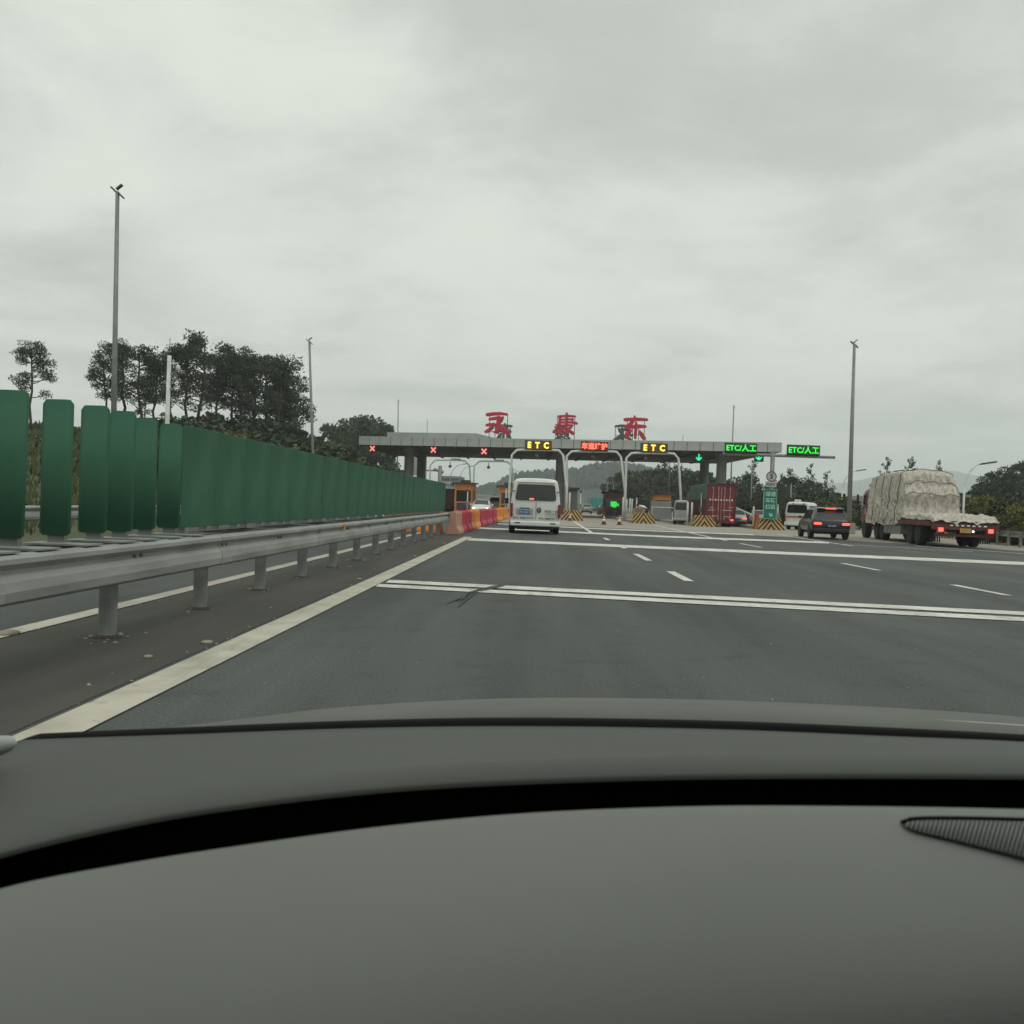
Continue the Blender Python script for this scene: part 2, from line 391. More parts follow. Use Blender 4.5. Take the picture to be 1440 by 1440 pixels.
sheet('toll_apron', EDGE + [(48, 33.6), (48, 170), (-21, 170), (-21, 72), (-11.5, 62), (-4.2, 60)], .004, 'concrete', 'pale concrete apron in front of the toll islands')
def strip(pts_near, pts_far, name='road_marking', m='paint_white', z=.009, label=None):
    return sheet(name, list(pts_near)+list(reversed(pts_far)), z, m, label)
def vline(x0, x1, y0, y1, m='paint_white', label=None, skew=0., name='lane_line'):
    return sheet(name, [(x0,y0), (x1,y0), (x1+skew,y1), (x0+skew,y1)], .009, m, label)
def ext(a, b, x): t = (x-a.x)/(b.x-a.x); return a + (b-a)*t
def band(lt, rt, rb, lb, xr=None, label=None):
    q = [G(*p) for p in (lt, rt, rb, lb)]
    if xr is not None: q[1] = ext(q[0], q[1], xr); q[2] = ext(q[3], q[2], xr)
    sheet('road_marking', [(p.x, p.y) for p in q], .009, 'paint_white', label)
vline(-2.41, -2.14, -12, 31.7, 'paint_yellowed', 'solid edge line beside the median strip', name='edge_line')
vline(-4.26, -4.06, -12, 40, 'paint_yellowed', 'edge line of the opposite carriageway', name='edge_line')
band((548,816), (1440,861), (1440,866), (542,820), 16, 'far stripe of the double line across the road')
band((533,822), (1440,869), (1440,874.5), (528,826), 15, 'near stripe of the double line across the road')
band((660,757.2), (1440,790.8), (1440,795), (657,760.3), 24, 'line across the road beyond the double line')
a0 = [G(672,741.8), G(940,753.9), G(1166,762.3)]; a1 = [G(672,743.6), G(940,756.2), G(1166,764.6)]
strip([(p.x,p.y) for p in a1], [(p.x,p.y) for p in a0], label='thin line across the road behind the white van')
a0 = [G(700,736.2), G(837,743), G(1060,751.6)]; a1 = [G(700,737.2), G(837,744.2), G(1060,752.9)]
strip([(p.x,p.y) for p in a1], [(p.x,p.y) for p in a0], label='faint line across the road nearest the apron')
for y0, y1 in ((15.7,17.95), (21.4,24.3), (27.3,28.0), (33.6,35.7)): vline(2.45, 2.61, y0, y1)
for y0, y1 in ((15.3,17.3), (21.0,23.5), (32.0,35.3)): vline(7.42, 7.57, y0, y1)
for y0, y1 in ((15.0,17.2), (20.4,22.9)): vline(12.38, 12.53, y0, y1)
for pts, w in ((((807,733.6), (835,751.2)), .17), (((918,738.4), (1022,760.8)), .17), (((1093,752), (1199,768.4)), .17), (((1180,765.6), (1368,776.2)), .22), (((1288,768.2), (1440,779)), .22)):
    p, q = G(*pts[0]), G(*pts[1])
    d = Vector((q.y-p.y, p.x-q.x, 0)).normalized()*w/2
    sheet('guide_line', [(p.x-d.x,p.y-d.y), (q.x-d.x,q.y-d.y), (q.x+d.x,q.y+d.y), (p.x+d.x,p.y+d.y)], .0135, 'paint_white', 'white guide line running from a toll island')
# skid marks of one braking car across the double line
for i, dx in enumerate((0, .07, .15)):
    b = MB(); n_ = 8
    for k in range(n_):
        y = 12.25 + i*.1 + k*.17; x = -.86+dx+.045*k; w = .022*math.sin(math.pi*(k+.6)/(n_+.2))+.006
        b._add([(x-w,y,.0145),(x+w,y,.0145),(x+.045+w,y+.15,.0145),(x+.045-w,y+.15,.0145)], [(0,1,2,3)])
    tag(b.build('skid_mark', 'tar', fix=False), kind='structure')
for i in range(4):
    b = MB(); x0 = -1.0+i*.05; ya = 10.4+random.uniform(0,1.2); yb = 12.1+random.uniform(0,1.9); n_ = 10
    for k in range(n_):
        t0, t1 = k/n_, (k+1)/n_; f = lambda t: .013*math.sin(math.pi*min(1,t+.06))+.002; ph = lambda t: x0+.02*math.sin(t*3+i)+.16*t
        b._add([(ph(t0)-f(t0), ya+(yb-ya)*t0, .0145), (ph(t0)+f(t0), ya+(yb-ya)*t0, .0145), (ph(t1)+f(t1), ya+(yb-ya)*t1, .0145), (ph(t1)-f(t1), ya+(yb-ya)*t1, .0145)], [(0,1,2,3)])
    tag(b.build('skid_mark', 'tar', fix=False), kind='structure')
# ------------------------------------------------------------------ far hill and mountains
def ridge(name, prof, Y, thick, m, label, nzs, amp):
    pts = [P(px, py, Y) for px, py in prof]
    def top(x):
        for a, b in zip(pts, pts[1:]):
            if a.x <= x <= b.x: return a.z + (b.z-a.z)*(x-a.x)/(b.x-a.x)
        return -1
    x0, x1 = pts[0].x, pts[-1].x
    def fn(u, v):
        x = x0+(x1-x0)*u; t = (v-.5)*2; w = max(0, 1-t*t)
        z = top(x)*w**.8 - 1.5*(1-w) + fbm(x*nzs, v*9, 2.2)*amp*w
        return (x, Y + t*thick, z)
    b = MB(); b.grid(fn, 150, 22)
    tag(b.build(name, m, smooth=True, fix=False), label, kind='structure'); return top, x0, x1
hill_prof = [(560,707),(640,702),(680,694),(700,687),(716,678),(740,674),(765,671),(790,671),(815,667),(838,662),(860,660),(885,663),(920,668),(960,676),(1010,690),(1060,705)]
htop, hx0, hx1 = ridge('hill', hill_prof, 900, 130, 'hill', 'wooded hill fading blue beyond the toll station', .02, 2.5)
ridge('mountains', [(380,692),(480,686),(560,683),(620,685),(700,690),(800,700),(900,704)], 4300, 420, 'mountain', 'faint mountains on the horizon', .004, 10)
ridge('mountains', [(1000,716),(1100,700),(1170,682),(1230,670),(1290,660),(1330,664),(1390,671),(1440,668),(1520,676),(1620,700),(1700,730)], 4200, 420, 'mountain', 'pale mountains behind the tarpaulin truck', .004, 12)
b = MB(); rr = random.Random(3)
for k in range(2600):
    x = rr.uniform(hx0, hx1); t = rr.uniform(-.75, .1); w = 1-t*t; z = htop(x)*w**.8 - 1.5*(1-w)
    if z < 1: continue
    r = rr.uniform(2.2, 4.6); h = r*rr.uniform(1.2, 2.2)
    c = Vector((x, 900+t*130, z)); a0_ = rr.uniform(0, 6)
    ring = [c + Vector((math.cos(a0_+q*1.2566)*r*rr.uniform(.7,1.2), math.sin(a0_+q*1.2566)*r, h*rr.uniform(.25,.55))) for q in range(5)]
    low = [c + (v-c)*.6 - Vector((0,0,h*.5)) for v in ring]; tp = c + Vector((rr.uniform(-.8,.8), 0, h))
    b._add(ring+low+[tp], [(q, (q+1) % 5, 10) for q in range(5)] + [(5+q, 5+(q+1) % 5, (q+1) % 5, q) for q in range(5)])
tag(b.build('far_woodland', 'hill', fix=False), 'trees covering the distant hill', kind='stuff')

# ================================================================== VEGETATION
def leaves(b, c, rad, n, size, rng, flat=1.0, slender=1.0, up=.0):
    for _ in range(n):
        while True:
            v = Vector((rng.uniform(-1,1), rng.uniform(-1,1), rng.uniform(-1,1)))
            if .1 < v.length < 1: break
        p = c + Vector((v.x*rad[0], v.y*rad[1], v.z*rad[2]))
        d = Vector((rng.gauss(0,1), rng.gauss(0,1), rng.gauss(0,1)+up)); d = (d + v*.8).normalized()
        e = d.cross(Vector((rng.gauss(0,1), rng.gauss(0,1), rng.gauss(0,1)))).normalized()
        L = size*rng.uniform(.6,1.3); w = L*.5*slender
        b._add([p, p+d*L*.5+e*w, p+d*L, p+d*L*.5-e*w], [(0,1,2,3)])
def limb(b, p0, p1, r0, r1, rng, n=4, wob=.15):
    L = (p1-p0).length; pts = []
    for i in range(n+1):
        t = i/n; o = Vector((rng.gauss(0,1), rng.gauss(0,1), 0))*wob*L*.12*(t*(1-t)*4); pts.append(p0.lerp(p1, t)+o)
    b.tube(pts, [r0+(r1-r0)*i/n for i in range(n+1)], 6)
def pine_mesh(seed, H):
    rng = random.Random(seed); tb = MB(); cb = MB()
    lean = Vector((rng.uniform(-.06,.06)*H, rng.uniform(-.06,.06)*H, H*.93)); limb(tb, Vector((0,0,-.5)), lean, H*.018, H*.006, rng, 6, .16)
    for k in range(24):
        t = rng.uniform(.50, .97) if k > 4 else rng.uniform(.36, .52); base = lean*t
        a = rng.uniform(0, 6.283); L = H*(.10+.24*(1-t))*rng.uniform(.7,1.35) if t > .5 else H*rng.uniform(.1,.2)
        tip = base + Vector((math.cos(a)*L, math.sin(a)*L, L*rng.uniform(.15,.65)))
        limb(tb, base, tip, H*.006, H*.002, rng, 3, .6)
        for q in range(2):
            c = tip + Vector((rng.gauss(0,.35), rng.gauss(0,.35), rng.gauss(.1,.2)))*H*.07
            leaves(cb, c, (H*.062, H*.062, H*.040), 80, H*.026, rng, slender=.42, up=.6)
    for q in range(9):
        c = lean + Vector((rng.gauss(0,.08)*H, rng.gauss(0,.08)*H, rng.uniform(-.10,.05)*H)); leaves(cb, c, (H*.065, H*.065, H*.05), 90, H*.026, rng, slender=.42, up=.6)
    return tb.mesh('trunk', 'bark', True), cb.mesh('crown', 'pine', fix=False)
def broad_mesh(seed, H, wid, leafm, nclump=34, leafn=120, lsize=.045, low=.22):
    rng = random.Random(seed); tb = MB(); cb = MB()
    top = Vector((rng.uniform(-.05,.05)*H, rng.uniform(-.05,.05)*H, H*.8)); limb(tb, Vector((0,0,-.4)), top, H*.022, H*.007, rng, 5, .5)
    for k in range(nclump):
        a = rng.uniform(0, 6.283); zt = rng.uniform(low, .97); prof = math.sin(math.pi*min(1, max(.05, (zt-low*.5)/(1.03-low*.5))))**.6
        rr_ = wid*H*prof*math.sqrt(rng.uniform(.1, 1)); c = Vector((math.cos(a)*rr_, math.sin(a)*rr_, zt*H))
        if k % 3 == 0: limb(tb, top*min(.9, zt*.7), c, H*.008, H*.003, rng, 3, .6)
        s = H*rng.uniform(.055,.13); leaves(cb, c, (s*1.2, s*1.2, s*.8), leafn, H*lsize, rng, slender=.9)
    return tb.mesh('trunk', 'bark', True), cb.mesh('crown', leafm, fix=False)
def sapling_mesh(seed, H):
    rng = random.Random(seed); tb = MB(); cb = MB(); top = Vector((rng.gauss(0,.1), rng.gauss(0,.1), H)); limb(tb, Vector((0,0,-.3)), top, H*.012, H*.003, rng, 6, .4)
    for k in range(20):
        t = rng.uniform(.3,.97); base = top*t; a = rng.uniform(0,6.283); L = H*.22*(1.15-t)*rng.uniform(.6,1.2)
        tip = base+Vector((math.cos(a)*L, math.sin(a)*L, L*1.1)); limb(tb, base, tip, H*.004, H*.0015, rng, 3, .4)
        leaves(cb, base.lerp(tip,.7), (L*.4,L*.4,L*.4), 16, H*.026, rng, slender=.8); leaves(cb, tip, (H*.025,)*3, 10, H*.026, rng, slender=.8)
    return tb.mesh('trunk', 'bark', True), cb.mesh('crown', 'leaf', fix=False)
def bush_mesh(seed, H, leafm):
    rng = random.Random(seed); tb = MB(); cb = MB()
    for k in range(7):
        a = rng.uniform(0,6.283); tip = Vector((math.cos(a)*H*.5, math.sin(a)*H*.5, H*rng.uniform(.5,.9))); limb(tb, Vector((0,0,-.2)), tip, H*.02, H*.006, rng, 3, .5)
    for k in range(26):
        a = rng.uniform(0,6.283); q = math.sqrt(rng.uniform(0,1)); z = rng.uniform(.12, .95)
        r_ = H*.72*q*math.sqrt(max(.05, 1-(z*.95)**2)); s = H*rng.uniform(.12,.2)
        leaves(cb, Vector((math.cos(a)*r_, math.sin(a)*r_, z*H)), (s,s,s*.8), 85, H*.085, rng, slender=.75, up=.4)
    return tb.mesh('stem', 'bark', True), cb.mesh('foliage', leafm, fix=False)
PINE = [pine_mesh(s, 10.) for s in (1, 2, 3, 4, 5)]
BROAD = [broad_mesh(11, 10., .36, 'leaf_dark', 26, 120), broad_mesh(12, 10., .34, 'leaf', 24, 110, .05), broad_mesh(13, 10., .38, 'leaf_dark', 24, 115), broad_mesh(14, 10., .33, 'leaf_mid', 25, 110, .05)]
BROADL = [broad_mesh(s, 10., .34, 'leaf', 26, 90, .05) for s in (15, 16)]
SAP = [sapling_mesh(s, 8.) for s in (21, 22, 23)]
BUSHY = [bush_mesh(s, 2.6, 'leaf_yellow') for s in (31, 32)]
BUSHO = [bush_mesh(s, 2.6, 'leaf_olive') for s in (33, 34)]
BUSHD = [bush_mesh(s, 2.6, 'leaf') for s in (35, 36)]
ORD = 'first second third fourth fifth sixth seventh eighth ninth tenth eleventh twelfth thirteenth fourteenth fifteenth sixteenth seventeenth eighteenth nineteenth twentieth'.split()
ORD += ['twenty-'+x for x in ORD[:9]] + ['thirtieth'] + ['thirty-'+x for x in ORD[:9]]
def plant(name, label, cat, meshes, H0, px, base_py, top_py, Y, group=None, k=0, wide=1., zb=None):
    """A plant whose foot stands on the terrain at photo column px, distance Y, and whose tip reaches photo row top_py."""
    q = P(px, base_py, Y); z0 = ground_z(q.x, Y) if zb is None else zb
    H = P(px, top_py, Y).z - z0
    s = H/H0; tr, cr = meshes[k % len(meshes)]
    t = thing(name, label, cat, (q.x, Y, z0), random.uniform(0, 6.28), group); t.scale = (s*wide, s*wide, s)
    mobj(tr.name, tr, t); mobj(cr.name, cr, t); return t
# pines above the green fence
pines = [(45,483,72,.95),(150,500,88,.9),(172,484,92,1.1),(196,492,84,1.1),(216,500,95,1.05),(238,512,100,.95),(262,492,92,1.),(283,471,96,1.05),(300,498,104,.95),(322,505,98,.95),(340,497,108,1.),(358,501,100,1.05),(376,507,110,1.),(388,503,104,1.),(398,518,112,.95),(408,540,108,.85),(205,530,90,.8)]
order = sorted(range(len(pines)), key=lambda i: pines[i][0])
for n_, i in enumerate(order):
    px, ty, Y, wd = pines[i]
    if px == 45: lab = 'lone slender pine standing apart from the clump, above the tallest fence slats'
    else: lab = f'{ORD[n_-1]} pine from the left in the dark clump above the green fence'
    plant('pine_tree', lab, 'tree', PINE, 9.8, px, 600, ty, Y, 'pines on the embankment', n_, wd)
bl = [(462,598,165,'BL'),(485,592,190,'B'),(500,587,200,'BL'),(520,589,205,'B'),(540,604,215,'BL'),(528,640,150,'B'),(506,648,140,'B'),(552,652,165,'B'),(470,640,150,'BL'),(478,600,180,'BL'),(512,592,185,'BL'),(531,596,190,'BL')]
for n_, (px, ty, Y, k) in enumerate(sorted(bl)):
    plant('broadleaf_tree', f'{ORD[n_]} leafy tree from the left behind the left end of the toll canopy', 'tree', BROAD if k == 'B' else BROADL, 10, px, 660, ty, Y, 'trees left of the toll canopy', n_)
br = [(862,672,210),(880,664,205),(896,666,195),(910,663,215),(926,660,200),(942,655,190),(956,661,205),(968,668,190),(984,664,185),(1003,672,180),(1022,676,170),(1040,674,165),(1056,668,160),(1072,682,150),(1090,678,150),(1108,672,145),(1124,680,150),(1140,678,140),(1158,688,140),(1176,694,150),(890,686,180),(920,684,175),(950,684,175),(975,690,170),(1046,694,150)]
for n_, (px, ty, Y) in enumerate(sorted(br)):
    plant('broadleaf_tree', f'{ORD[n_]} dark leafy tree from the left in the belt behind the toll lanes', 'tree', BROAD, 10, px, 715, ty, Y, 'trees behind the toll lanes', n_, 1.15, zb=-.05)
for n_, (px, ty, Y) in enumerate([(1056,650,125),(1110,660,120),(1141,652,118),(1162,664,122),(1098,668,128)]):
    lab = ['thin sapling with sparse leaves beside the canopy end', 'thin sapling just beyond the green inspection board', 'tallest thin sapling above the white ambulance', 'short thin sapling nearest the light mast', 'thin sapling low behind the speed sign'][n_]
    plant('sapling', lab, 'tree', SAP, 8, px, 715, ty, Y, 'saplings behind the lanes', n_, zb=-.05)
for n_, (px, ty, Y) in enumerate([(1278,646,70),(1322,647,72),(1244,646,75)]):
    lab = ['young tree tip showing over the middle of the tarpaulin load', 'young tree tip showing over the rear of the tarpaulin load', 'bare young tree showing over the front of the tarpaulin load'][n_]
    plant('sapling', lab, 'tree', SAP, 8, px, 715, ty, Y, 'young trees behind the truck', n_+1, .8, zb=-.05)
rt = [(1368,684,120),(1385,672,125),(1400,664,130),(1416,656,135),(1432,652,138),(1448,649,140),(1466,650,135),(1376,690,112),(1396,686,118),(1420,680,122),(1440,676,125),(1410,694,105),(1438,690,108),(1352,694,125),(1482,655,130),(1460,685,115)]
for n_, (px, ty, Y) in enumerate(sorted(rt)):
    plant('broadleaf_tree', f'{ORD[n_]} tree from the left on the wooded slope beyond the tarpaulin truck', 'tree', BROAD, 10, px, 715, ty, Y, 'trees on the wooded slope', n_, 1.1)
for n_, (px, ty, Y, k) in enumerate([(1388,703,58,'Y'),(1412,712,52,'O'),(1436,697,56,'O'),(1424,722,49,'O'),(1446,716,47,'Y'),(1398,722,52,'O'),(1376,716,60,'D'),(1460,704,52,'Y')]):
    lab = ['yellow-green bush with a rounded top behind the truck tail', 'olive bush beside the yellow one behind the guardrail', 'tall olive bush at the edge of the picture above the guardrail', 'low olive bush right behind the steel guardrail', 'yellowish bush rising behind the guardrail at the picture edge', 'low olive bush close to the truck tail', 'green bush half hidden by the truck load', 'yellow bush farthest along the guardrail'][n_]
    plant('bush', lab, 'bush', {'Y':BUSHY,'O':BUSHO,'D':BUSHD}[k], 2.6, px, 745, ty, Y, 'bushes behind the guardrail', n_, 1.15, zb=.0)
for n_, (px, ty, Y) in enumerate([(1052,706,98),(1068,700,96),(1082,704,94),(1140,694,88),(1160,698,84),(1178,702,80),(1062,722,90),(1150,716,80),(1172,720,78),(1190,706,82),(1122,700,92),(1100,704,96)]):
    plant('bush', f'olive roadside bush, {ORD[n_]} of those between the toll lanes and the light mast', 'bush', BUSHO if n_ % 3 else BUSHD, 2.6, px, 735, ty, Y, 'bushes past the last lane', n_, 1.3, zb=-.03)
# undergrowth on the embankment, one uncountable mass
b = MB(); rng = random.Random(5)
for k in range(15500):
    y = rng.uniform(9, 225); foot = -12.5 - 9*sst(28, 72, y); x = foot - 22*rng.random()**1.1
    z = ground_z(x, y); tall = (.5+.9*max(0, fbm(x*.25, y*.25)))*(1+.7*sst(60,140,y))
    p = Vector((x, y, z)); near = y < 50
    for q in range(3):
        d = Vector((rng.gauss(0,.45), rng.gauss(0,.45), 1)).normalized(); L = tall*rng.uniform(.5,1.25); e = d.cross(Vector((rng.gauss(0,1), rng.gauss(0,1), .1))).normalized()
        w = .05 if near else .13; o_ = p+Vector((rng.gauss(0,.3), rng.gauss(0,.3), 0))
        b._add([o_, o_+d*L*.55+e*w, o_+d*L, o_+d*L*.5-e*w], [(0,1,2,3)])
tag(b.build('undergrowth', 'brush', fix=False), 'rough grass and scrub covering the embankment', kind='stuff')
shr = [(236,590,74),(262,584,88),(300,594,92),(318,588,96),(345,592,100),(372,600,102),(390,604,106),(412,612,108),(440,622,112),(466,634,118),(300,610,78),(420,626,92),(452,642,112),(492,656,120),(250,592,80),(285,602,86),(325,608,90),(360,612,96),(395,618,100),(430,622,104),(455,630,118),(480,640,122),(500,650,126),(400,632,90),(350,622,84),(530,662,130),(558,664,140)]
for n_, (px, ty, Y) in enumerate(shr):
    plant('bush', f'scrubby bush below the pines, {ORD[n_]} along the fence top from the left', 'bush', [BUSHD, BUSHO, BUSHD][n_ % 3], 2.6, px, 650, ty, Y, 'bushes on the embankment', n_, 1.6)
b = MB(); rng = random.Random(6)
for k in range(2600):
    y = rng.uniform(36, 60); x = rng.uniform(24.4, 30); z = max(0, ground_z(x, y)); p = Vector((x, y, z-.02))
    d = Vector((rng.gauss(0,.4), rng.gauss(0,.4), 1)).normalized(); L = rng.uniform(.1,.4); e = d.cross(Vector((rng.gauss(0,1), rng.gauss(0,1), .1))).normalized()
    b._add([p, p+d*L*.5+e*.03, p+d*L, p+d*L*.5-e*.03], [(0,1,2,3)])
tag(b.build('verge_grass', 'leaf_olive', fix=False), 'short grass under the far guardrail', kind='stuff')

# ================================================================== GUARDRAILS AND GREEN FENCE
WPROF = [(0,.45),(.05,.457),(.083,.482),(.090,.54),(.078,.60),(.050,.638),(.030,.654),(.034,.668),(.062,.688),(.085,.708),(.083,.738),(.05,.757),(0,.763)]
def rail_mesh(L, sgn):
    b = MB(); p = [(sgn*(u+.0), z) for u, z in WPROF]; q = [(u-sgn*.004, z) for u, z in reversed(p)]
    b.prism(p+q, L, ax=(1,0,0), ay=(0,0,1), az=(0,1,0)); return b.mesh('rail', 'galv')
gr = thing('guardrail', 'double-sided galvanised guardrail on round posts along the median strip', 'guardrail', (-3.37, 0, 0))
RN, RF = rail_mesh(4.16, 1), rail_mesh(4.16, -1)
b = MB(); b.lathe([(.070,-.03),(.070,.70),(.06,.71)], 14); PM = b.mesh('post', 'galv_post', False)
b = MB(); b.box((0,0,.605), (.35,.10,.27)); b.box((0,0,.762), (.40,.09,.006)); SP = b.mesh('spacer', 'galv_post')
b = MB(); b.lathe([(.12,0),(.12,.006),(.08,.02)], 10); FT = b.mesh('foot_plate', 'median')
k = 0; y = -2.9
while y < 33.4:
    mobj('post', PM, gr, (0, y, 0)); mobj('spacer', SP, gr, (0, y, 0)); mobj('foot_plate', FT, gr, (0, y, .004))
    if k % 2 == 0 and y < 32:
        for me, sx in ((RN, 1), (RF, -1)):
            o = mobj('rail', me, gr, (sx*(.185 + .003*(k//2 % 2)), y-.2, 0)); o.rotation_euler = (0, 0, random.uniform(-.0012,.0012))
    y += 2.07; k += 1
b = MB(); b.box((.285, 15.2, .70), (.012,.08,.09)); b.build('reflector', 'orange_box', gr)
b = MB(); b.lathe([(.022,-.006),(.020,.006),(.010,.011)], 8, axis='x'); BO = b.mesh('bolt', 'steel_dark', True)
for q in range(17):
    for dz in (-.02, .02): mobj('bolt', BO, gr, (.224, -2.9+q*2.07+dz*3, .655))
b = MB(); b.prism([(.187+u*1.03, z) for u, z in WPROF[1:-1]] + [(.187+u*1.03-.004, z) for u, z in reversed(WPROF[1:-1])], .3, ax=(1,0,0), ay=(0,0,1)); JN = b.mesh('rail_joint', 'galv')
for q in range(8): mobj('rail_joint', JN, gr, (.004, -3.1+q*4.14, 0))
# slats of the anti-glare fence, each with its own slight tilt
def slat_mesh(w, h):
    b = MB(); n = 9; r = .035
    out = []
    for i in range(n+1):
        u = i/n; x = (u-.5)*w; bow = .010*(1-(2*u-1)**2)
        e = min(u, 1-u)*w; top = h - (r - math.sqrt(max(0, r*r-(r-e)**2)) if e < r else 0); bot = (r - math.sqrt(max(0, r*r-(r-e)**2)) if e < r else 0)*.6
        out.append((x, bow, bot, top))
    front = [(x, -yb, z) for x, yb, bo, to in out for z in (bo, (bo+to)/2, to)]
    back = [(x, -yb+.007, z) for x, yb, bo, to in out for z in (bo, (bo+to)/2, to)]
    m_ = len(front); fs = []
    for i in range(n):
        for j in (0,1):
            a = i*3+j; fs.append((a, a+3, a+4, a+1)); fs.append((m_+a, m_+a+1, m_+a+4, m_+a+3))
        a = i*3; fs.append((a, m_+a, m_+a+3, a+3)); fs.append((a+2, a+5, m_+a+5, m_+a+2))
    for a in (0, n*3):
        for j in (0,1): fs.append((a+j, a+j+1, m_+a+j+1, m_+a+j))
    b._add(front+back, fs); return b.mesh('slat', 'slat_green', True)
SL = slat_mesh(.225, .98)
b = MB(); b.box((0,.02,.03), (.12,.05,.10)); b.box((.08,-.06,-.026), (.46,.27,.012)); BK = b.mesh('bracket', 'galv_post')
fe = thing('anti_glare_fence', 'tall dark green anti-glare fence of slats and flat panels on the guardrail', 'fence', (-3.45, 0, .80))
YS = [-3.45*ray(px, 660).y/ray(px, 660).x for px in (-52, 12, 79, 132, 168, 204.5, 239)]
for y in YS:
    o = mobj('slat', SL, fe, (random.uniform(-.012,.012), y, .03)); sc = random.uniform(.985,1.015)
    o.rotation_euler = (random.uniform(-.015,.015), random.uniform(-.009,.009), math.radians(-2)+random.uniform(-.05,.05)); o.scale = (1,1,sc)
    mobj('bracket', BK, fe, (0, y+.03, 0))
b = MB(); b.box((0,.49,.49), (.010,.978,.98)); PNF = b.mesh('panel', 'slat_green', bevel=.004)
b = MB(); b.box((0,0,.03), (.06,.05,.10)); BK2 = b.mesh('bracket', 'galv_post')
y = YS[-1]+.12
while y < 33.9:
    o = mobj('panel', PNF, fe, (.07+random.uniform(-.002,.002), y, .03), random.uniform(-.002,.002)); o.rotation_euler = (random.uniform(-.0015,.0015), random.uniform(-.012,.012), o.rotation_euler.z)
    mobj('bracket', BK2, fe, (0, y+.2, 0)); mobj('bracket', BK2, fe, (0, y+.8, 0)); y += .984
# far guardrail of the opposite carriageway
gf = thing('guardrail', 'far guardrail beyond the opposite lanes, glimpsed between the green slats', 'guardrail', (-10.6, 0, 0))
y = 8.; RF2 = rail_mesh(4.3, 1)
while y < 44:
    mobj('post', PM, gf, (0, y, 0)); o = mobj('rail', RF2, gf, (.08, y-.1, .0)); y += 4.2
# guardrail right, behind the truck
p0, p1 = G(1388,764), G(1560,786)
gd = thing('guardrail', 'steel guardrail on the verge behind the truck tail', 'guardrail', (p0.x, p0.y, 0), math.atan2(p1.x-p0.x, -(p1.y-p0.y)) + math.pi)
RG = rail_mesh(4.1, -1); k = 0
while k*2.0 < 14:
    mobj('post', PM, gd, (0, k*2.0, 0))
    if k % 2 == 0: mobj('rail', RG, gd, (-.08, k*2.0-.05, 0))
    k += 1
b = MB(); b.box((-.17, 3.2, .60), (.02,.12,.14)); b.build('reflector', 'white_ink', gd)
# road studs
for n_, (px, py, s_) in enumerate([(291,905,1.),(12,893,1.7),(208,925,.7),(583,783,1.),(625,765,1.),(505,815,.9)]):
    p = G(px, py); b = MB(); b.lathe([(.05*s_,0),(.042*s_,.014*s_),(.02*s_,.02*s_)], 9)
    o = b.build('road_stud', 'stud', smooth=True); o.location = (p.x, p.y, .006); o.scale = (1, 1.2, 1)
    tag(o, ['pale road stud close to the edge line, nearest the camera', 'large yellowish stud on the median strip at the picture edge', 'tiny pale chip between the posts and the edge line', 'road stud beside the edge line near the barrier end', 'farthest road stud before the water barriers', 'small road stud halfway along the edge line'][n_], 'road stud', 'road studs on the median strip')

b = MB(); rng = random.Random(12)
for k in range(620):
    if k < 330:
        q = rng.randrange(17); y = -2.9+q*2.07+rng.gauss(0,.14); x = -3.37+rng.gauss(0,.13); r = rng.uniform(.006,.026)
    elif k < 520: x = rng.choice((-4.0,-2.5))+abs(rng.gauss(0,.22))*rng.choice((1,-1)); y = rng.uniform(3,34); r = rng.uniform(.005,.017); x = min(-2.45, max(-4.05, x))
    else: x = rng.uniform(-1.9, 8); y = rng.uniform(4, 20); r = rng.uniform(.004,.011)
    n_ = 5; a0_ = rng.uniform(0,6); z = .006 if x < -2.4 else .002
    ring = [(x+math.cos(a0_+i*6.283/n_)*r*rng.uniform(.7,1.3), y+math.sin(a0_+i*6.283/n_)*r*rng.uniform(.7,1.3), z) for i in range(n_)]; tp = (x, y, z+r*rng.uniform(.4,.9))
    b._add(ring+[tp], [(i, (i+1) % n_, n_) for i in range(n_)])
tag(b.build('gravel', 'kerb', fix=False), 'loose chips and grit round the guardrail posts', kind='stuff')

# ================================================================== TOLL CANOPY
A = Vector((-19.1, 100, 0)); Bq = Vector((22.1, 88, 0)); ex = (Bq-A).normalized(); Lr = (Bq-A).length; ang = math.atan2(ex.y, ex.x)
def loc(p):
    d = Vector(p)-A; return Vector((d.x*math.cos(-ang)-d.y*math.sin(-ang), d.x*math.sin(-ang)+d.y*math.cos(-ang), p[2]))
ca = thing('toll_canopy', 'long grey toll station roof with panelled fascia on concrete columns', 'toll canopy', A, ang)
A2, B2 = loc(A+Vector((0,24,0))), loc(Bq+Vector((-.4,26,0)))
Z0, Z1 = 6.75, 7.64
b = MB(); b.prism([(0.02,0), (Lr-.02,0), (B2.x,B2.y), (A2.x,A2.y)], Z1-.04-(Z0+.02), org=(0,.1,Z0+.02), ax=(1,0,0), ay=(0,1,0), az=(0,0,1)); b.build('roof', 'soffit', ca)
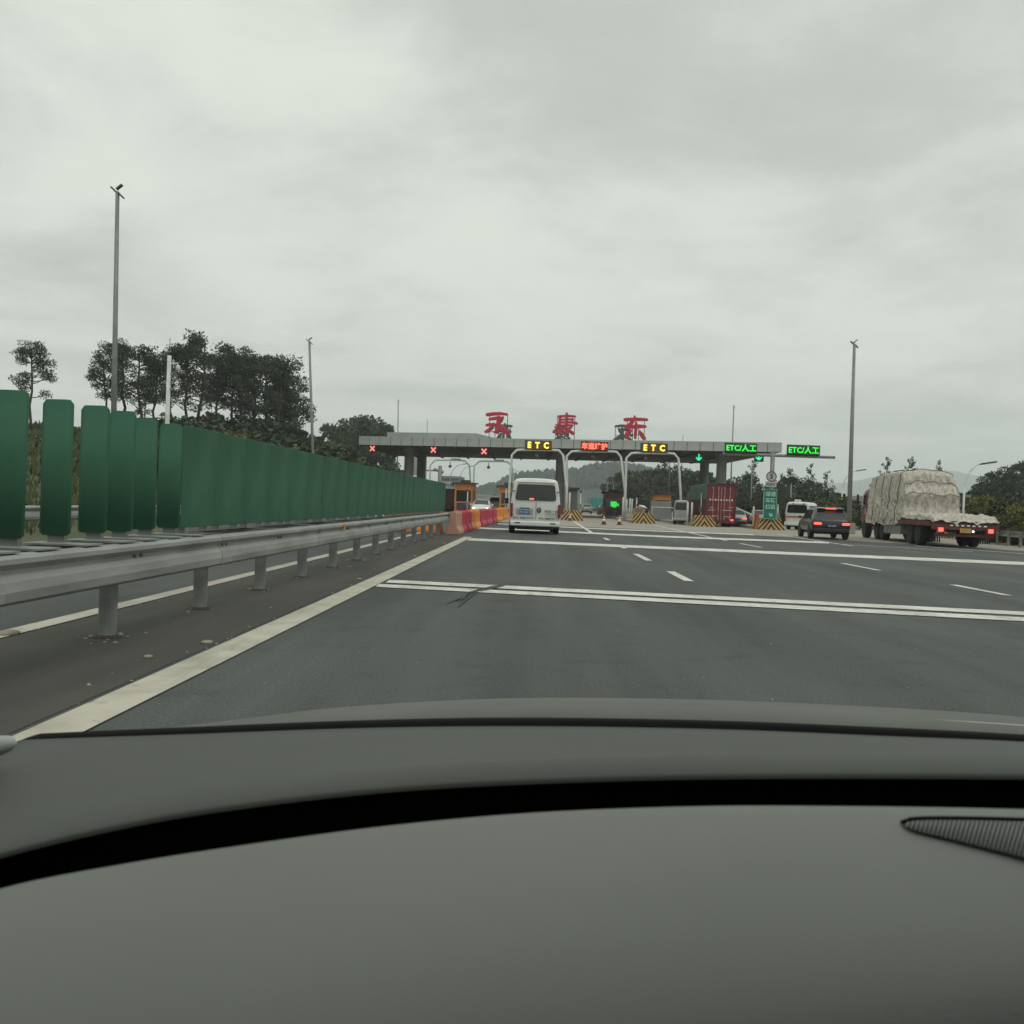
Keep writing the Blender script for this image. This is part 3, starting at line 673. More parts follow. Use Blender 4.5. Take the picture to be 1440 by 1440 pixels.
# soffit ribs
b = MB()
for i in range(1, 12):
    t = i/12; s0 = Vector((Lr*t, .4, Z0-.06)); s1 = Vector((A2.x+(B2.x-A2.x)*t, A2.y, Z0-.06)); d = s1-s0
    b.box((s0+s1)/2, (.25, d.length, .16), (0,0,math.atan2(-d.x, d.y)))
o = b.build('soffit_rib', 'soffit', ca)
npn = 35; pw = Lr/npn; b = MB(); b.box((0,0,0), (pw-.045,.08,Z1-Z0), None); PNL = b.mesh('fascia_panel', 'panel', bevel=.012)
for i in range(npn): mobj('fascia_panel', PNL, ca, (pw*(i+.5), random.uniform(-.006,.006), (Z0+Z1)/2))
d = B2-Vector((Lr,0,0)); sl = d.length; nn = 18
b = MB(); b.box((0,0,0), (.08, sl/nn-.045, Z1-Z0)); PN2 = b.mesh('fascia_panel', 'panel', bevel=.012)
for i in range(nn):
    c = Vector((Lr,0,0))+d*((i+.6)/nn); mobj('fascia_panel', PN2, ca, (c.x+.03, c.y, (Z0+Z1)/2), math.atan2(-d.x, d.y))
q0, q1 = loc(P(543,611,101)), loc(P(662,611,97)); b = MB(); b.box(((q0.x+q1.x)/2, 5, 7.95), (q1.x-q0.x, 6, .62)); b.build('parapet', 'panel', ca)
for px, Y, w in ((573.5,104,1.0),(591,113,1.0),(786.5,101,.95),(1013,94,.95),(989,105,.95)):
    c = loc(P(px, 700, Y)); b = MB(); b.lathe([(w*.52,0),(w*.52,Z0-.5),(w*.62,Z0-.3),(w*.7,Z0+.03)], 20, (c.x, c.y, 0)); smooth_by_angle(b.build('column', 'column', ca))
# characters on the roof, stroke by stroke
def stroke(b, pts, ws, y0, dep):
    pts = [Vector((p[0], p[1])) for p in pts]; n = len(pts); Lf = []; Rt = []
    for i, p in enumerate(pts):
        d = (pts[min(i+1,n-1)]-pts[max(i-1,0)]).normalized(); q = Vector((-d.y, d.x)); Lf.append(p+q*ws[i]/2); Rt.append(p-q*ws[i]/2)
    def capp(p, d, w): return [p + Vector((math.cos(t)*d.x-math.sin(t)*d.y, math.cos(t)*d.y+math.sin(t)*d.x))*w/2 for t in (.9,.45,0,-.45,-.9)]
    de = (pts[-1]-pts[-2]).normalized(); ds = (pts[0]-pts[1]).normalized()
    poly = Lf + capp(pts[-1], de, ws[-1]) + Rt[::-1] + capp(pts[0], ds, ws[0])
    b.prism([(p.x, p.y) for p in poly], dep, org=(0, y0, 0))
GL = {  # strokes in photo-zoom pixels: (points, widths)
 'yong': ((485,325), [([(300,165),(400,152),(520,146),(632,158)],[54,56,50,40]), ([(345,238),(420,226),(505,218)],[44,52,60]), ([(500,205),(492,300),(486,400),(478,455)],[52,62,66,46]), ([(478,455),(440,452),(405,440)],[40,34,18]), ([(295,338),(360,322),(420,325)],[40,44,40]), ([(420,318),(380,380),(330,425),(285,445)],[44,52,58,44]), ([(565,205),(540,262),(505,310)],[36,46,30]), ([(505,315),(560,375),(620,430),(672,470)],[40,66,88,60])]),
 'kang': ((420,340), [([(438,120),(440,172)],[30,52]), ([(285,186),(360,180),(480,176),(596,182)],[40,46,44,38]), ([(312,190),(310,270),(296,350),(262,425),(205,462)],[48,46,44,44,40]), ([(345,245),(450,236),(560,240)],[34,36,36]), ([(556,228),(552,272)],[34,30]), ([(335,300),(440,292),(540,296),(628,312)],[40,42,44,54]), ([(350,355),(450,345),(552,350)],[36,36,36]), ([(440,200),(442,330),(442,470),(438,535)],[44,46,46,34]), ([(240,345),(290,352)],[28,30]), ([(250,395),(330,402)],[44,40]), ([(300,470),(360,440),(420,405)],[34,40,30]), ([(225,480),(320,488),(400,500)],[34,40,30]), ([(540,372),(510,405),(475,425)],[36,36,24]), ([(468,415),(510,460),(572,500)],[36,56,62])]),
 'dong': ((530,370), [([(512,168),(516,215)],[26,46]), ([(350,232),(440,228),(540,224),(722,228)],[56,58,58,44]), ([(495,240),(450,300),(400,345),(372,372)],[50,58,66,50]), ([(372,365),(470,352),(580,345),(695,345)],[60,62,66,50]), ([(540,280),(540,380),(536,480),(534,545)],[36,50,44,34]), ([(450,420),(405,470),(372,520),(362,540)],[46,84,66,30]), ([(605,425),(640,480),(685,545)],[34,70,66])]),
}
def character(key, label, pxc, py_top, py_bot, Y, m, mirror, cat='sign letter', group=None):
    (cx, cy), sts = GL[key]; ps = [p for s_ in sts for p in s_[0]]
    t0 = min(p[1] for p in ps)-25; t1 = max(p[1] for p in ps)+28
    top, bot = P(pxc, py_top, Y), P(pxc, py_bot, Y); sc = (top.z-bot.z)/(t1-t0); x0 = P(pxc, 600, Y).x
    t = thing('roof_character', label, cat, (x0, Y, Z1), ang, group)
    b = MB(); sg = -1 if mirror else 1; zz = bot.z-Z1
    for i, (pts, ws) in enumerate(sts):
        stroke(b, [((p[0]-cx)*sc*sg, zz+(t1-p[1])*sc) for p in pts], [w*sc*1.05 for w in ws], -.10-.006*i, .22+.006*i)
    b.build('lettering', m, t)
    b = MB(); w = (max(p[0] for p in ps)-min(p[0] for p in ps))*sc/2*.8; h = zz+(t1-t0)*sc*.85
    for x in (-w, -w*.35, w*.35, w): b.tube([(x, .2, -.02), (x, .2, h if abs(x) > w*.5 else h*.6)], .035, 5)
    for z in (h*.3, h*.62): b.tube([(-w,.2,z), (w,.2,z)], .03, 5)
    b.build('support_frame', 'steel_dark', t); return t
gch = 'red characters on the canopy roof'
character('yong', 'red brush-style roof character 永, the leftmost, above the first lanes', 700, 579.5, 612, 96.5, 'red_letter', False, group=gch)
character('kang', 'red brush-style roof character 康, the middle one, between two LED boards', 795, 579, 614, 94.5, 'red_letter', False, group=gch)
character('dong', 'red brush-style roof character 东, the rightmost, above the second amber ETC board', 893.5, 583, 618.5, 92.8, 'red_letter', False, group=gch)
gb = 'grey character backs on the canopy roof'
character('dong', 'grey back of a character half hidden behind the leftmost red one', 709, 594, 619, 108, 'grey_letter', True, group=gb)
character('kang', 'grey back of a character almost hidden behind the middle red one', 790, 596, 622, 107, 'grey_letter', True, group=gb)
character('yong', 'grey back of a character showing beside the rightmost red one', 876, 597, 624, 106, 'grey_letter', True, group=gb)
# lane signals under the fascia
def signal(px, py, Y, kind, label):
    p = P(px, py, Y); t = thing('lane_signal', label, 'lane signal', (p.x, Y-.35, p.z), ang, 'lane signals under the canopy')
    b = MB(); b.box((0,.12,0), (.86,.22,.86)); b.box((0,.1,.55), (.08,.08,.3)); b.build('housing', 'housing', t)
    b = MB()
    if kind == 'x':
        b.box((0,-.01,0), (.72,.03,.13), (0,.785,0)); b.box((0,-.02,0), (.72,.03,.13), (0,-.785,0)); b.build('cross', 'sig_red', t)
        b = MB(); b.lathe([(.40,0),(.40,.012)], 20, (0,-.006,0), 'y'); b.build('face', 'led_red_dim', t)
    else:
        b.box((0,-.01,.08), (.11,.03,.5)); b.box((-.13,-.02,-.14), (.36,.03,.11), (0,.785,0)); b.box((.13,-.028,-.14), (.36,.03,.11), (0,-.785,0)); b.build('arrow', 'sig_green', t)
        b = MB(); b.lathe([(.40,0),(.40,.012)], 20, (0,-.006,0), 'y'); b.build('face', 'led_green_dim', t)
signal(524.5,631,100,'x','red cross signal nearest the left end of the canopy'); signal(610,633,98,'x','red cross signal above the left pair of columns'); signal(681,635,96.5,'x','red cross signal just left of the first amber ETC board')
signal(982,643.5,91.5,'a','green arrow signal near the right pair of columns'); signal(1066,643,89.5,'a','green arrow signal beside the mast of the green boards')
# LED boards
def board(px, py, wpx, hpx, Y, txt, lit, dim, label, tw=.8, th=.62, off=.02, rz=0.):
    p = P(px, py, Y); k = Y/F; w, h = wpx*k, hpx*k
    t = thing('led_board', label, 'LED board', (p.x, Y, p.z), rz, 'LED lane boards')
    b = MB(); b.box((0,.14,0), (w,.26,h)); b.build('housing', 'housing', t, bevel=.01)
    b = MB(); b.box((0,-.002,0), (w*.96,.02,h*.9)); b.build('screen', dim, t)
    text(txt, w*tw, h*th, lit, t, 'lettering', (0,-.03,0), .02, off)
    return t
HY = 80.
board(757,626,38,13,HY,'E  T  C','amber','amber_dim','amber ETC board above the lane taken by the white van', .78, .70, .045)
board(836,627.5,38.5,13,HY,'车道维护','led_red','led_red_dim','red LED board with four Chinese characters in the middle', .94, .78, .035)
board(920,629.8,38,13,HY,'E  T  C','amber','amber_dim','amber ETC board right of the red board', .78, .70, .045)
MY = 66.
board(1042.5,629.8,44.5,13.5,MY,'ETC/人工','led_green','led_green_dim','green ETC board overlapping the right end of the canopy', .93, .74, .012)
board(1130.5,632.8,45,13.8,MY,'ETC/人工','led_green','led_green_dim','green ETC board out over the last lane, clear of the canopy', .93, .74, .012)
# white lane hoops
def hoop(Y, lpx, l_y0, tl, tr, ty, rpx, r_y0, label, cam_px, rad=.10, foot=(None,None)):
    p = [P(lpx, l_y0, Y), P(tl-4, ty+7, Y), P(tl+3, ty+.4, Y), P(tl+9, ty, Y), P(tr-9, ty+.6, Y), P(tr-3, ty+1.2, Y), P(tr+3, ty+8, Y), P(rpx, r_y0, Y)]
    base = Vector((p[0].x, Y, .2)); t = thing('lane_hoop', label, 'hoop', base, 0, 'white hoops over the toll lanes')
    pts = [q-base for q in p]; b = MB()
    if foot[0]: pts.insert(0, P(foot[0][0], foot[0][1], Y)-base)
    else: pts.insert(0, Vector((pts[0].x-.02, 0, 0)))
    if foot[1]: pts.append(P(foot[1][0], foot[1][1], Y)-base)
    else: pts.append(Vector((pts[-1].x+.02, 0, 0)))
    b.tube(pts, rad, 10); b.build('hoop_tube', 'steel_white', t, True)
    c = P(cam_px, ty+8, Y-.1)-base; b = MB(); b.tube([c+Vector((0,0,.4)), c], .04, 6); b.lathe([(.02,-.22),(.16,-.12),(.17,0),(.10,.08)], 10, c); b.build('camera_dome', 'steel_dark', t, True)
    c = P((tl+tr)/2+8, ty-1.5, Y)-base; b = MB(); b.box(c, (1.0,.25,.10)); b.build('antenna', 'steel', t)
hoop(98, 604.5, 676, 609, 657, 647, 662.5, 688, 'left far hoop beside the left pair of columns', 633, .08)
hoop(97, 665.5, 688, 671, 717, 648.5, 722, 672, 'far hoop over the lane with the white car', 687, .08)
hoop(HY+.2, 716, 690, 724, 789, 632.5, 797, 690, 'white hoop carrying the first amber ETC board', 755)
hoop(HY+.4, 797.5, 686, 801, 870, 634.5, 879, 690, 'white hoop carrying the red board', 834)
hoop(HY+.2, 879.5, 692, 885, 951, 637, 957.5, 700, 'white hoop carrying the second amber ETC board', 908)
# mast with green boards, speed disc and inspection board
mp_ = P(1085.5, 700, MY); bz = lambda px, py: P(px, py, MY)-Vector((mp_.x, MY, 0))
ms = thing('sign_mast', 'grey T-shaped mast with long arm carrying the two green boards', 'mast', (mp_.x, MY, 0))
topz = bz(1087,640).z; b = MB(); b.tube([(0,.3,0), (.02,.3,topz+.3)], [.17,.15], 12); b.build('pole', 'steel', ms, True)
b = MB(); l_, r_ = bz(1018,637.3), bz(1176,642.6); b.tube([l_+Vector((0,.3,-.02)), r_+Vector((0,.3,-.02))], [.12,.10], 10); b.build('arm', 'steel', ms, True)
b = MB()
for px in (1024,1060,1112,1148): c = bz(px, 638); b.box(c+Vector((0,.32,.05)), (.07,.07,.5))
b.build('board_bracket', 'steel_dark', ms)
sgn = thing('speed_sign', 'round white speed sign with black 5 on the mast', 'sign', (mp_.x, MY, 0)); c = bz(1085.3, 670)
b = MB(); b.lathe([(.36,0),(.36,.03)], 28, (c.x, .07, c.z), 'y'); b.build('disc', 'sign_grey', sgn)
b = MB(); ring = [(c.x+math.cos(t)*.325, .06, c.z+math.sin(t)*.325) for t in [2*math.pi*i/28 for i in range(29)]]; b.tube(ring, .03, 6); b.build('border', 'ink', sgn)
text('5', .22, .34, 'ink', sgn, 'numeral', (c.x, .055, c.z), .02, .03)
c = bz(1084.5, 681); b = MB(); b.box((c.x,.09,c.z), (.76,.03,.36)); b.build('plate', 'sign_grey', sgn)
text('限速验', .6, .22, 'ink', sgn, 'plate_lettering', (c.x, .07, c.z), .01, .0)
c0, c1 = bz(1084,688), bz(1081.5,729.5); ins = thing('inspection_board', 'tall green board with white Chinese lettering on the last island', 'sign', (mp_.x, MY, 0)); cz = (c0.z+c1.z)/2; h = c0.z-c1.z; cx = (c0.x+c1.x)/2
b = MB(); b.box((cx,0,cz), (.86,.06,h)); b.build('board', 'sign_green', ins)
for i, s_ in enumerate(('绿通','车辆','核验')): text(s_, .68, .34, 'sign_text', ins, 'lettering', (cx+.02, -.04, cz+h*.5-.32-i*.44), .012, .015)
b = MB(); b.box((cx+.03,-.04,cz-h*.36), (.08,.012,.24), (0,-.6,0)); b.box((cx+.10,-.046,cz-h*.40), (.24,.012,.07)); b.box((cx+.13,-.052,cz-h*.36), (.07,.012,.2)); b.build('arrow', 'sign_text', ins)
b = MB()
for dx in (-.44,.44): b.box((cx+dx,0,cz), (.02,.08,h+.02))
for dz in (-h/2,h/2): b.box((cx,0.001,cz+dz), (.9,.078,.02))
b.build('frame', 'sign_text', ins)
# ------------------------------------------------------------------ islands with chevron noses
def chevron(px_c, Y, w, label, nose=True):
    c = P(px_c, 735, Y); isl_w = 1.3
    t = thing('toll_island', label, 'toll island', (c.x, Y, 0), 0, 'toll islands with striped noses')
    b = MB(); b.prism([(-isl_w/2,.6),(isl_w/2,.6),(isl_w/2,38),(-isl_w/2,38)], .2, org=(0,0,0), ax=(1,0,0), ay=(0,1,0), az=(0,0,1)); b.build('kerb', 'kerb', t, bevel=.03)
    # tapering block: front face leans back, sides converge upwards
    h = .80; wb, wt = w/2, w/2*.72; y0, y1, yb = 0, .22, 1.5
    b = MB(); vv = [(-wb,y0,0),(wb,y0,0),(wb*.9,yb,0),(-wb*.9,yb,0),(-wt,y1,h),(wt,y1,h),(wt*.9,yb-.1,h),(-wt*.9,yb-.1,h)]
    b._add(vv, [(0,1,5,4),(1,2,6,5),(2,3,7,6),(3,0,4,7),(4,5,6,7),(0,3,2,1)]); b.build('nose_block', 'stripe_yellow', t)
    # dark chevron stripes laid 4 mm proud on front and side faces
    def put(u, v):   # u in -1..1 across, v in 0..1 up the leaning front
        hw = wb+(wt-wb)*v; return Vector((u*hw, y0+(y1-y0)*v-.005, h*v))
    for k in range(5):
        a = -.28 + k*.36
        for sg in (-1, 1):
            b = MB()
            # stripe rising towards the centre: v = 1 at apex
            def at(u): return 1 - (u - a)*1.55
            seg = []
            for uu in [i/24 for i in range(25)]:
                lo_, hi_ = at(uu)-.28, at(uu)
                lo_, hi_ = max(0, lo_), min(1, hi_)
                if uu < 0 or hi_ <= lo_: continue
                seg.append((uu, lo_, hi_))
            for s0, s1 in zip(seg, seg[1:]):
                b._add([put(sg*s0[0],s0[1]), put(sg*s1[0],s1[1]), put(sg*s1[0],s1[2]), put(sg*s0[0],s0[2])], [(0,1,2,3)])
            if b.v: b.build('stripe', 'stripe_black', t, fix=False)
    def puts(sg, u, v):
        hw = (wb+(wt-wb)*v)*(1-.1*u); return Vector((sg*(hw+.005), (y0+(y1-y0)*v)*(1-u)+(yb-.1*v)*u, h*v))
    for sg in (-1,1):
        for k in range(3):
            b = MB()
            for i in range(8):
                v0, v1 = i/8, (i+1)/8; u0 = k*.36+.05+v0*.25; u1 = k*.36+.05+v1*.25
                if u1+.17 > 1: continue
                b._add([puts(sg,u0,v0), puts(sg,u0+.17,v0), puts(sg,u1+.17,v1), puts(sg,u1,v1)], [(0,1,2,3)])
            if b.v: b.build('stripe', 'stripe_black', t, fix=False)
    return t
chevron(712, 75.5, 1.7, 'striped toll island nose half hidden by the white van')
chevron(804, 73.8, 1.75, 'striped toll island with a cone in front, right of the white van')
chevron(905, 72.5, 1.8, 'striped toll island with a bending worker behind it')
chevron(991, 68.5, 1.75, 'striped toll island in front of the red container truck')
chevron(1085, 66, 1.85, 'striped toll island carrying the green inspection board')
for px, Y, lab in ((664,92,'plain toll island under the left booth'), (606,96,'plain toll island by the left pair of columns')):
    c = P(px, 720, Y); t = thing('toll_island', lab, 'toll island', (c.x-.5, Y-6, 0)); b = MB(); b.box((0,10,.1), (1.6,24,.2)); b.build('kerb', 'kerb', t, bevel=.03)
# ------------------------------------------------------------------ booths
def booth(px, Y, w, h, label, m='booth_orange', rz=0.):
    c = P(px, 720, Y); t = thing('toll_booth', label, 'toll booth', (c.x, Y, .2), rz, 'orange toll booths')
    b = MB(); b.box((0,1.2,h*.18), (w,2.4,h*.36)); b.box((0,1.2,h*.88), (w,2.4,h*.24))
    for x in (-1,1):
        for y in (.08,1.2,2.32): b.box((x*(w/2-.08),y,h*.56), (.16,.16,h*.42))
    b.build('cabin', m, t, bevel=.01)
    b = MB(); b.box((0,1.2,h*.56), (w-.12,2.2,h*.40)); b.build('window', 'glass_dark', t)
    b = MB(); b.box((0,1.2,h+.06), (w+.5,2.9,.12)); b.box((0,1.0,h+.24), (w*.5,1.2,.26)); b.build('roof', 'roof_dark', t, bevel=.01)
    b = MB(); b.box((0,-.04,h*.18), (w*.72,.06,h*.26)); b.build('front_panel', 'booth_purple', t)
    b = MB()
    for x in (-w*.62, w*.62): b.tube([(x,-.15,h*.98), (x,-.35,h*.98)], .13, 8)
    b.build('floodlight', 'steel_dark', t, True); return t
booth(651, 92, 1.75, 2.7, 'orange toll booth with purple front panel behind the water barriers', rz=-.06)
booth(713, 88, 1.5, 2.5, 'narrow orange booth beside the left edge of the white van')
booth(862.5, 104, 2.0, 2.5, 'brown-orange booth above the bright green panel', 'booth_brown')
booth(930.5, 92, 1.75, 2.35, 'orange booth with grey steps behind the bending worker')
c = P(802, 716, 96); t = thing('service_cabinet', 'dark olive equipment cabinet on the island right of the van', 'cabinet', (c.x-.1, 92, .2))
b = MB(); b.box((0,.6,1.25), (1.2,1.2,2.5)); b.build('cabin', 'soffit', t, bevel=.02); b = MB(); b.box((.1,.5,2.62), (1.4,1.4,.2)); b.build('roof', 'roof_dark', t)
c = P(931, 725, 88.5); t = thing('steps', 'low grey block of steps in front of the orange booth', 'steps', (c.x, 88.5, .2)); b = MB()
for i in range(4): b.box((0, .2+i*.28, .13+i*.24), (1.9, .3, .26+i*.48-.0*i))
b.build('tread', 'grey_wall', t); b = MB(); b.tube([(-.95,0,1.1),(.95,0,1.1)], .035, 6); b.tube([(-.95,0,0),(-.95,0,1.1)], .035, 6); b.tube([(.95,0,0),(.95,0,1.1)], .035, 6); b.build('handrail', 'steel_white', t)
# bright green LED panel under the brown booth
c = P(865, 709.5, 90); t = thing('payment_panel', 'bright green lit panel standing before the brown booth', 'display', (c.x, 90, 0))
b = MB(); b.box((0,.15,c.z), (1.05,.2,.72)); b.tube([(0,.2,.2),(0,.2,c.z)], .09, 8); b.build('housing', 'housing', t)
b = MB(); b.box((-.14,.03,c.z+.05), (.56,.03,.46)); b.box((.26,.03,c.z-.01), (.18,.03,.24)); b.box((-.06,.028,c.z-.20), (.36,.032,.14)); b.build('screen', 'panel_green', t)

# ================================================================== SMALL ROADSIDE THINGS
def barrier_meshes(m):
    b = MB(); prof = [(-.24,0),(.24,0),(.24,.12),(.15,.30),(.12,.80),(-.12,.80),(-.15,.30),(-.24,.12)]
    b.prism(prof, 1.86, ax=(1,0,0), ay=(0,0,1), az=(0,1,0)); body = b.mesh('body', m, bevel=.02)
    b = MB(); b.box((0,0,.5), (.33,.14,.46)); b.box((0,0,.78), (.09,.09,.12))
    return body, b.mesh('rib', m, bevel=.01)
BAR = {'orange': barrier_meshes('orange_box'), 'red': barrier_meshes('red_box_barrier'), 'faded': barrier_meshes('faded_barrier')}
y = 33.4; n_ = 0
while y < 74:
    kind = 'faded' if y < 34.5 else 'red' if y < 38.5 else 'orange' if y < 43.5 else 'red' if y < 58 else 'orange'
    lab = 'pale scuffed water barrier closing the end of the guardrail' if n_ == 0 else f'{kind} plastic water barrier, {ORD[n_]} in the row from the guardrail end'
    t = thing('water_barrier', lab, 'barrier', (-2.98+random.uniform(-.04,.04)+.012*(y-33), y, 0), random.uniform(-.03,.03), 'plastic water barriers')
    mobj('body', BAR[kind][0], t)
    for q in (.35,.93,1.5): mobj('rib', BAR[kind][1], t, (0,q,0))
    y += 1.98; n_ += 1
for n2, (px, Y) in enumerate(((618,35.5),(628,34.2))):
    p = P(px, 745, Y); t = thing('water_barrier', ['orange barrier seen between the last guardrail posts', 'orange barrier right behind the last guardrail post'][n2], 'barrier', (p.x-.2, Y, 0), 1.3, 'plastic water barriers'); mobj('body', BAR['orange'][0], t)
    for q in (.35,.93,1.5): mobj('rib', BAR['orange'][1], t, (0,q,0))
b = MB(); b.lathe([(.155,.03),(.04,.68),(.025,.70)], 14); CB = b.mesh('cone_body', 'cone_red', True); b = MB(); b.box((0,0,.02), (.42,.42,.04)); CF = b.mesh('foot', 'rubber')
b = MB(); b.lathe([(.128,.22),(.092,.40)], 14); b.lathe([(.082,.46),(.057,.58)], 14); CS = b.mesh('reflective_band', 'white_ink', True)
for px, py, lab, s_ in ((801,731.5,'traffic cone right in front of a striped island nose',1.),(849,737,'pale traffic cone alone on the apron',1.05),(871,737.5,'traffic cone beside the foot of the white hoop',1.05)):
    p = G(px, py+.6); t = thing('traffic_cone', lab, 'traffic cone', (p.x, p.y-(.6 if px == 801 else 0), .006), 0, 'traffic cones', s_*.88); mobj('cone_body', CB, t); mobj('foot', CF, t); mobj('reflective_band', CS, t)
b = MB(); b.lathe([(.07,0),(.07,1.5),(.03,1.55)], 10); BM_ = b.mesh('bollard', 'steel_white', True)
for i, (px, Y, h_) in enumerate(((876,80,1.2),(881,81,1.1),(885.5,82,1.15),(888.5,84,1.15),(967,69.5,1.0),(973,70.5,1.0),(1060,67.5,.9),(800.5,76,1.3))):
    p = P(px, 715, Y); o = mobj('bollard', BM_, None, (p.x, Y, .18)); o.scale = (1,1,h_)
    tag(o, ['white post left of the hoop foot', 'white post just right of the hoop foot', 'third white post on the worker island', 'white post nearest the brown bin', 'white post beside the silver van', 'white post left of the container truck', 'white post left of the green inspection board', 'thin white post on the island right of the van'][i], 'post', 'white posts on the toll islands')
p = P(898.5, 722, 75.5); b = MB(); b.lathe([(.26,0),(.28,.9),(.24,1.02),(.1,1.1)], 14); tag(b.build('litter_bin', 'bin_brown', smooth=True), 'brown round bin on the striped island', 'bin').location = (p.x, 75.5, .2)
# barrier arm raised beside the red truck
p0, p1 = P(1031,712,71), P(1062,727,68); t = thing('boom_barrier', 'slanting white boom between the container truck and the last island', 'boom barrier', (p1.x, 68, 0))
b = MB(); b.tube([(0,0,p1.z+.05), (p0.x-p1.x, 3, p0.z)], .05, 6); b.build('boom', 'steel_white', t); b = MB(); b.box((.05,.1,.55), (.4,.4,1.1)); b.build('cabinet', 'cone_red', t, bevel=.02)
# small equipment along the islands
for px, Y, h_, lab in ((711,79,2.3,'camera post at the nose of the island beside the van'),(816,84,2.2,'camera post on the island right of the van'),(895,79,1.9,'short camera post behind the brown bin'),(986,73,2.4,'camera post beside the red container truck'),(1094,70,1.7,'camera post behind the green inspection board'),(657,86,2.0,'camera post before the left orange booth')):
    p = P(px, 715, Y); t = thing('camera_post', lab, 'camera post', (p.x, Y, .15), 0, 'camera posts on the islands')
    b = MB(); b.tube([(0,0,0),(0,0,h_)], .05, 8); b.build('post', 'steel_white', t, True); b = MB(); b.box((0,-.05,h_+.05), (.16,.36,.14)); b.build('camera', 'housing', t, bevel=.01); b = MB(); b.box((0,0,h_*.45), (.26,.2,.42)); b.build('control_box', 'steel', t, bevel=.01)
for px, Y, L, lab in ((800,95,2.6,'white boom lowered across the lane behind the van'),(893,93,2.4,'white boom before the orange booth with grey steps'),(666,90,2.2,'white boom beside the left orange booth')):
    p = P(px, 715, Y); t = thing('boom_barrier', lab, 'boom barrier', (p.x, Y, .1), 0, 'boom barriers'); b = MB(); b.box((0,0,.5), (.34,.34,1.0)); b.build('cabinet', 'stripe_yellow', t, bevel=.02)
    b = MB(); b.tube([(-.1,-.2,.9),(L,-.2,.93)], .045, 6); b.build('boom', 'steel_white', t, True)
    for q in range(3): b = MB(); b.tube([(.5+q*.7,-.2,.908),(.8+q*.7,-.2,.917)], .050, 6); b.build('red_band', 'cone_red', t)
for n_, (px, ty, Y) in enumerate(((813,690,150),(829,686,170),(841,688,160),(822,694,200),(850,690,150),(683,690,160),(706,684,170))):
    p = P(px, 700, Y); h_ = P(px, ty, Y).z; b = MB(); b.tube([(0,0,-.05),(0,0,h_)], [.09,.06], 7); o = b.build('flag_pole', 'steel', smooth=True); o.location = (p.x, Y, 0); tag(o, f'thin pale pole far beyond the lanes, {ORD[n_]} of a loose row ' + ('right of the van' if px > 800 else 'above the white car'), 'pole', 'thin poles beyond the lanes')
# bending worker in a white shirt
def person_bend(px, Y, label):
    c = P(px, 720, Y); t = thing('person', label, 'person', (c.x, Y, .2), math.radians(75))
    me = bpy.data.meshes.new('body')
    J = {'pel':(0,0,.92,.15),'belly':(0,.20,1.06,.145),'chest':(0,.44,1.16,.155),'neck':(0,.60,1.17,.065),'head':(0,.74,1.15,.105),
         'hl':(-.1,.0,.88,.10),'kl':(-.12,.05,.48,.07),'al':(-.12,.0,.09,.05),'tl':(-.12,.17,.05,.045),'hr':(.1,0,.88,.10),'kr':(.13,.16,.48,.07),'ar':(.13,.12,.09,.05),'tr':(.13,.29,.05,.045),
         'sl':(-.19,.50,1.14,.07),'el':(-.22,.56,.86,.05),'wl':(-.18,.68,.66,.038),'sr':(.19,.50,1.14,.07),'er':(.22,.60,.88,.05),'wr':(.18,.72,.70,.038)}
    names = list(J); E = [('pel','belly'),('belly','chest'),('chest','neck'),('neck','head'),('pel','hl'),('hl','kl'),('kl','al'),('al','tl'),('pel','hr'),('hr','kr'),('kr','ar'),('ar','tr'),('chest','sl'),('sl','el'),('el','wl'),('chest','sr'),('sr','er'),('er','wr')]
    # five fingers on each hand
    vs_ = [J[n][:3] for n in names]; rad = [J[n][3] for n in names]; ed = [(names.index(a), names.index(b_)) for a, b_ in E]
    for w in ('wl','wr'):
        i0 = names.index(w); o = Vector(J[w][:3]); pi = len(vs_); vs_.append(tuple(o+Vector((0,.05,-.06)))); rad.append(.034); ed.append((i0, pi))
        for f in range(5):
            dx = (f-2)*.017; L = (.055,.075,.085,.075,.055)[f]; q = o+Vector((dx,.06+.01*(f == 0),-.09)); e = q+Vector((dx*.4+(.03 if f == 0 else 0),.015,-L)); k_ = len(vs_)
            vs_ += [tuple(q), tuple(e)]; rad += [.010,.008]; ed += [(pi,k_),(k_,k_+1)]
    me.from_pydata(vs_, ed, []); o = bpy.data.objects.new('body', me); COL.objects.link(o)
    m_ = o.modifiers.new('skin', 'SKIN'); me.skin_vertices[0].data[0].use_root = True
    for i, r in enumerate(rad): me.skin_vertices[0].data[i].radius = (r, r)
    s_ = o.modifiers.new('sub', 'SUBSURF'); s_.levels = s_.render_levels = 1
    dg = bpy.context.evaluated_depsgraph_get(); dg.update(); nm = bpy.data.meshes.new_from_object(o.evaluated_get(dg)); bpy.data.objects.remove(o)
    nm.materials.clear()
    for k_ in ('skin','shirt','trousers'): nm.materials.append(M[k_])
    for f in nm.polygons:
        c_ = f.center; f.use_smooth = True
        f.material_index = 2 if (c_.z < .98 and c_.y < .38 and abs(c_.x) < .28 and not (c_.y > .3 and c_.z > .5)) else 1 if (c_.y < .60 and c_.z > .76) else 0
    nm.name = 'body'; mobj('body', nm, t)
    b = MB(); b.lathe([(.02,.12),(.085,.09),(.115,.02),(.112,-.03)], 12, (0,.74,1.17)); b.build('hair', 'hair', t, True)
person_bend(909, 77.5, 'person in a white shirt and dark trousers bending over the island')

